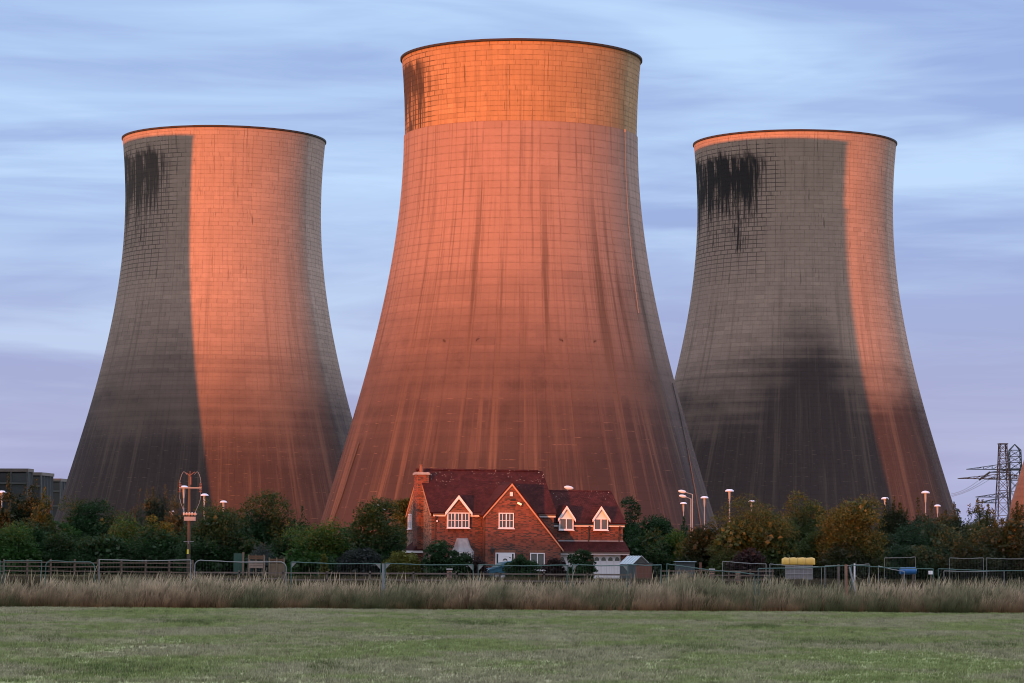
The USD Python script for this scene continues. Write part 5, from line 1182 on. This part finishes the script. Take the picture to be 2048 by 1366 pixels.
fence_panel('grey panel in front of the utility pole', (196, 1119, D + .3), (384, 1120, D), 'fence_zinc')
fence_panel('grey round-cornered panel in front of the compost bin', (387, 1120.5, D), (575, 1124, D), 'fence_zinc', 'round')
fence_panel('green panel left of the zinc post, before the slate-dark shrub', (580, 1124, D), (764, 1127, D), 'fence_green', 'square', gusset=True)
fence_panel('green panel in front of the dark evergreen shrubs', (768, 1126.5, D), (949, 1129.5, D), 'fence_green', 'square', gusset=True)
fence_panel('panel in front of the parked car and the round shrub', (954, 1129.5, D), (1138, 1130, D), 'fence_green', 'square', gusset=True)
fence_panel('panel in front of the right garage door, turned slightly away', (1143, 1129, D), (1258, 1131, D - 1.2), 'fence_green', 'square', gusset=True)
fence_panel('narrow panel in front of the garden hut', (1254, 1128.5, D - 1.2), (1324, 1130, D + 1.0), 'fence_green')
fence_panel('panel sloping down to the right in front of the willow', (1331, 1128, D + .6), (1511, 1148, D - 1.0), 'fence_green')
fence_panel('panel in front of the yellow-covered crate', (1514, 1137, D - 1.0), (1692, 1131, D + .2), 'fence_green')
fence_panel('green panel in front of the blue drum', (1700, 1130, D + .2), (1869, 1138, D), 'fence_green')
fence_panel('panel at the right edge of the picture', (1874, 1137.5, D), (2080, 1141, D), 'fence_green')
FAR = 'stray posts and far panels behind the field edge'
fence_panel('far grey panel under the willow', (1443, 1122.5, 150), (1534, 1128, 150), 'fence_zinc', group=FAR)
fence_panel('far grey panel left of the yellow-covered crate', (1538, 1128, 150), (1645, 1134, 151), 'fence_zinc', group=FAR)
fence_panel('far grey panel right of the yellow-covered crate', (1648, 1132, 151), (1740, 1128, 150), 'fence_zinc', group=FAR)
fence_panel('farthest panel below the bramble mounds', (1768, 1116, 205), (1832, 1114, 205), 'fence_zinc', group=FAR)
fence_panel('farthest panel in front of the dark bush at the right', (1898, 1116, 205), (1968, 1116, 205), 'fence_zinc', group=FAR)
fence_panel('farthest panel reaching the right edge', (1971, 1116, 205), (2060, 1118, 205), 'fence_zinc', group=FAR)
fence_panel('collapsed grey panel beside the blue drum', (1756, 1132, 140), (1810, 1143, 138), 'fence_zinc', group=FAR, wires=False)
fence_panel('low grey panel right of the white board', (1886, 1142, 140), (2010, 1142, 141), 'fence_zinc', group=FAR)
def stake(px, top, Y, r, m, label, lean=0.0, name='stake'):
    p = at(px, top, Y); obj(name, bar((p[0], p[1], 0), (p[0] + lean, p[1], p[2]), r, 8), m, label=label, cat='post')
stake(766.5, 1127, D - .06, 0.045, 'fence_zinc', 'thick zinc post joining the two panels by the slate-dark shrub', name='joining_post')
stake(1693, 1129, D - .1, 0.05, 'fence_rust', 'rusty post joining two panels right of the yellow-covered crate', -.02, 'joining_post')
pa = at(1698, 1131, D)
obj('brace', beam((pa[0], pa[1] - .1, pa[2] - .05), (pa[0] + .30, pa[1] - .5, 0.2), 0.05), 'fence_zinc', label='slanting brace against the rusty joining post', cat='brace')
stake(1709, 1127, 130, 0.035, 'white_plastic', 'short white-topped stake right of the rusty post')
stake(1677, 1128, 132, 0.05, 'grey_wood', 'grey wooden stake left of the rusty post')

# ---------------------------------------------------------------- grass
def grass_mat(name, low, high, alt_low, alt_high, h, patch=(0.12, 0.3, 1.0), transl=0.35, bias=(0.42, 0.58), fine=2.2):
    """Blade colour from the foot (low) to the tip (high) over height h; a patch noise turns to the second pair."""
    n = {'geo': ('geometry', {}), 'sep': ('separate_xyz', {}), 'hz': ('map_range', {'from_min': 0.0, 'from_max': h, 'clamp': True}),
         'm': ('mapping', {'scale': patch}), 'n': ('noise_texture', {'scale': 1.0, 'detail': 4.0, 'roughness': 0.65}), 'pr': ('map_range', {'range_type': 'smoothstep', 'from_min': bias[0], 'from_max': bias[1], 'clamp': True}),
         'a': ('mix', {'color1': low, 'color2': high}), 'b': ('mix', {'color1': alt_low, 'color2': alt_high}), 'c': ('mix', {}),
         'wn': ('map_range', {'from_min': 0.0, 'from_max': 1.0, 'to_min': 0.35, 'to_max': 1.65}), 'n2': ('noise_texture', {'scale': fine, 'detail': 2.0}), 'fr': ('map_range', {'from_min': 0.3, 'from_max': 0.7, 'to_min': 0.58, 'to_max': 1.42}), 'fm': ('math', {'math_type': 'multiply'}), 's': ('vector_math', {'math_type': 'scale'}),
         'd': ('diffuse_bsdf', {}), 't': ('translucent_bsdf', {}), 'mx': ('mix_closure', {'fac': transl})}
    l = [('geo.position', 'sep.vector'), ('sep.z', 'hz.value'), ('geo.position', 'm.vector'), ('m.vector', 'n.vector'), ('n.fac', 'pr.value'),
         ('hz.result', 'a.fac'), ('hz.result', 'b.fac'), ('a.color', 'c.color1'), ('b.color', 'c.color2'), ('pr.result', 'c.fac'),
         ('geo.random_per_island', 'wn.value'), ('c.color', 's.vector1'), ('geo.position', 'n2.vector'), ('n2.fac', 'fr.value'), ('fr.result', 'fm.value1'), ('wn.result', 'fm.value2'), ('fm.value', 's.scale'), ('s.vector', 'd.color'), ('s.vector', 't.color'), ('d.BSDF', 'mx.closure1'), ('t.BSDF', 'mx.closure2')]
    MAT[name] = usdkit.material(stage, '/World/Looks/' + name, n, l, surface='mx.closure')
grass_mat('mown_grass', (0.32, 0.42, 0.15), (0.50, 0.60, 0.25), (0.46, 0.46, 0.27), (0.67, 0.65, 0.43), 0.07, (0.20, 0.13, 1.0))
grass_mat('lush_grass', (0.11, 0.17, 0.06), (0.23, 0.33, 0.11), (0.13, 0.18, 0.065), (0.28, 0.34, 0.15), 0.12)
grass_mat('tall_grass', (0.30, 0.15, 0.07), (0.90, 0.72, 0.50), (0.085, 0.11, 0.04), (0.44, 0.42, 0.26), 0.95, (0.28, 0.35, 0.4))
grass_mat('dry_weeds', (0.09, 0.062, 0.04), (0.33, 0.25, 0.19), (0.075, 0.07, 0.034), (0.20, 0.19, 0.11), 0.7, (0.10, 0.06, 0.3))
def tuft(rng, n, rad, h, w, lean, seg=3, curl=0.5, head=0.0):
    """n blades rising from a disc; each a tapering ribbon of seg pieces. Returns vertices and triangles."""
    V, F_ = [], []
    k0 = 0
    for i in range(n):
        a = rng.uniform(0, 2 * PI); r = rad * math.sqrt(rng.random()); b = np.array([math.cos(a) * r, math.sin(a) * r, 0])
        H = h * rng.uniform(0.55, 1.15); az = rng.uniform(0, 2 * PI); out = np.array([math.cos(az), math.sin(az), 0]) * rng.uniform(0.1, curl) + np.array([lean, 0, 0])
        sd = rng.uniform(0, PI); s = np.array([math.cos(sd), math.sin(sd) * 0.6, 0])
        for j in range(seg + 1):
            t = j / seg; p = b + np.array([0, 0, H * (t - 0.10 * t * t)]) + out * H * t * t
            ww = w * (1 - t) ** 0.7 if not head else w * (0.8 if t < 0.7 else (head if j < seg else 0.3))
            V += [p - s * ww / 2, p + s * ww / 2]
            if j: F_ += [[k0 + 2 * j - 2, k0 + 2 * j - 1, k0 + 2 * j + 1], [k0 + 2 * j - 2, k0 + 2 * j + 1, k0 + 2 * j]]
        k0 += 2 * (seg + 1)
    V, F_ = np.array(V), np.array(F_)
    fn = np.cross(V[F_[:, 1]] - V[F_[:, 0]], V[F_[:, 2]] - V[F_[:, 0]]); back = fn[:, 1] > 0; F_[back] = F_[back][:, ::-1]
    return np.array(V), np.array(F_)
def blade_normals(v, f, lift):
    """Normals of the curled blades: the face's own, bent up towards the sky so the blades shade brighter, like flat ground."""
    n = np.zeros_like(v); fn = np.cross(v[f[:, 1]] - v[f[:, 0]], v[f[:, 2]] - v[f[:, 0]]); fn /= np.maximum(np.linalg.norm(fn, axis=1, keepdims=True), 1e-12)
    for k in range(3): np.add.at(n, f[:, k], fn)
    n /= np.maximum(np.linalg.norm(n, axis=1, keepdims=True), 1e-12)
    n = n * (1 - lift) + np.array([0, 0, lift]); return n / np.linalg.norm(n, axis=1, keepdims=True)
def scatter(name, label, cat, protos, m, P, scale, seed, group=None, lift=0.6):
    rng = np.random.default_rng(seed); path = '/World/' + name
    I = UsdGeom.PointInstancer.Define(stage, path)
    rel = I.CreatePrototypesRel()
    for k, (v, f) in enumerate(protos):
        raw('tuft', v, f, blade_normals(v, f, lift), m, path); rel.AddTarget(path + '/' + ('tuft' if k == 0 else 'tuft_%03d' % k))
    n = len(P); a = rng.uniform(0, 2 * PI, n) * 0 + rng.normal(size=n) * 0.5
    I.CreateProtoIndicesAttr(Vt.IntArray.FromNumpy(rng.integers(0, len(protos), n).astype(np.int32)))
    I.CreatePositionsAttr(Vt.Vec3fArray.FromNumpy(np.ascontiguousarray(P, np.float32)))
    I.CreateOrientationsAttr(Vt.QuathArray([Gf.Quath(float(math.cos(x / 2)), 0.0, 0.0, float(math.sin(x / 2))) for x in a]))
    S = np.c_[scale, scale, scale * rng.uniform(0.85, 1.15, n)]
    I.CreateScalesAttr(Vt.Vec3fArray.FromNumpy(np.ascontiguousarray(S, np.float32)))
    tag(I.GetPrim(), label, cat, group, 'stuff'); return I
rng = np.random.default_rng(21)
# mown field
n = 52000
Y = np.sqrt(rng.uniform(46.5 ** 2, 105.6 ** 2, n)); X = rng.uniform(-1, 1, n) * (Y * 1024 / F * 1.06 + 0.8)
pn = meshkit.fbm(np.c_[X * 0.35, Y * 0.12, 0 * X], 4, 3)
sc = 0.55 + 1.0 * pn + rng.uniform(-.15, .25, n)
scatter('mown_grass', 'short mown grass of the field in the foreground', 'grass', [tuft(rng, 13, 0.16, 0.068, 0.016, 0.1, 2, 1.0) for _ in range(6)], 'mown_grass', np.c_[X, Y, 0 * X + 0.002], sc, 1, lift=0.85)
# greener streaks and clumps
P = []
for px, py, w, dy, cnt in ((375, 1247, 95, 4, 420), (400, 1250, 40, 3, 250), (945, 1248, 75, 4, 420), (1500, 1251, 60, 3, 260), (240, 1345, 160, 14, 420), (1385, 1294, 140, 6, 420), (1650, 1282, 110, 5, 320), (1980, 1286, 80, 6, 320), (660, 1338, 60, 10, 120), (110, 1285, 60, 6, 120), (300, 1230, 160, 3, 160)):
    for _ in range(int(cnt * 0.55)):
        x, y = px + rng.normal() * w * .62, py + rng.normal() * dy * .7
        if not 1224 < y < 1366: continue
        Yd = F * EYE / (y - 1103); q = at(x, y, Yd); P.append((q[0], q[1], 0.0))
P = np.array(P)
scatter('lush_grass', 'darker green longer tufts dotted over the mown field', 'grass', [tuft(rng, 18, 0.14, 0.12, 0.008, 0.1, 2, 0.8) for _ in range(4)], 'lush_grass', P, rng.uniform(0.6, 1.3, len(P)), 2)
# band of tall flowering grass along the fence
n = 6400
Y = 105.0 + 6.5 * rng.random(n) ** 1.2; X = rng.uniform(-1, 1, n) * (Y * 1024 / F * 1.05 + 0.6)
pn = meshkit.fbm(np.c_[X * 0.30, Y * 0.25, 0 * X], 4, 8)
keep = rng.random(n) < np.clip(0.35 + 1.6 * (pn - 0.3), 0.3, 1.0)
edge = 105.2 + 1.0 * meshkit.noise(np.c_[X * 0.8, 0 * X, 0 * X + 4.0]) + 0.2; keep &= Y > edge - .75
X, Y, pn = X[keep], Y[keep], pn[keep]
px_ = 1024 + X / Y * F
sc = (0.50 + 0.85 * pn + rng.uniform(-.20, .26, len(X))) * np.clip(0.45 + 0.55 * (Y - 105.0) / 0.9, 0.4, 1.0) * np.where(px_ > 1180, 1.06, 0.99)
scatter('tall_grass', 'tall straw-coloured grass with pale seed heads along the fence', 'grass',
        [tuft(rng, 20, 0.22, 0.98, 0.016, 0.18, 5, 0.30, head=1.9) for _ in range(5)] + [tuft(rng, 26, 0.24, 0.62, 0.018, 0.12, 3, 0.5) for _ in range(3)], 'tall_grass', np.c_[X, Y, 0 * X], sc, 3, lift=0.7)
# rough meadow behind
n = 15000
Y = np.sqrt(rng.uniform(111.0 ** 2, 216.0 ** 2, n)); X = rng.uniform(-1, 1, n) * (Y * 1024 / F * 1.05 + 1)
pn = meshkit.fbm(np.c_[X * 0.12, Y * 0.07, 0 * X], 4, 12)
sc = (0.40 + 0.75 * pn + rng.uniform(-.1, .15, n)) * np.where(Y > 150, 0.72, 1.0)
scatter('dry_weeds', 'rough brown meadow grass between the fence and the gardens', 'grass', [tuft(rng, 20, 0.34, 0.62, 0.018, 0.12, 3, 0.45, head=1.5) for _ in range(5)], 'dry_weeds', np.c_[X, Y, 0 * X], sc, 4)
# a few taller stalks standing over the rest, and thin dry stalks left in the mown field
n = 500
Y = rng.uniform(105.6, 112, n); X = rng.uniform(-1, 1, n) * (Y * 1024 / F * 1.05)
scatter('tall_stalks', 'scattered taller dead stalks standing above the straw-coloured grass', 'grass', [tuft(rng, 5, 0.25, 1.25, 0.014, 0.10, 5, 0.22, head=2.4) for _ in range(4)], 'tall_grass', np.c_[X, Y, 0 * X], rng.uniform(0.75, 1.15, n), 6)
grass_mat('dry_stalk', (0.30, 0.24, 0.15), (0.52, 0.45, 0.33), (0.20, 0.22, 0.10), (0.42, 0.42, 0.26), 0.15)
n = 5200
Y = np.sqrt(rng.uniform(46.5 ** 2, 100.0 ** 2, n)); X = rng.uniform(-1, 1, n) * (Y * 1024 / F * 1.05 + .6)
keep = meshkit.fbm(np.c_[X * 0.25, Y * 0.16, 0 * X], 3, 31) > 0.47; X, Y = X[keep], Y[keep]
scatter('dry_stalks', 'thin pale dry stalks left standing in the mown field', 'grass', [tuft(rng, 6, 0.16, 0.13, 0.010, 0.12, 3, 0.9) for _ in range(4)], 'dry_stalk', np.c_[X, Y, 0 * X], rng.uniform(0.6, 1.3, len(X)), 7)
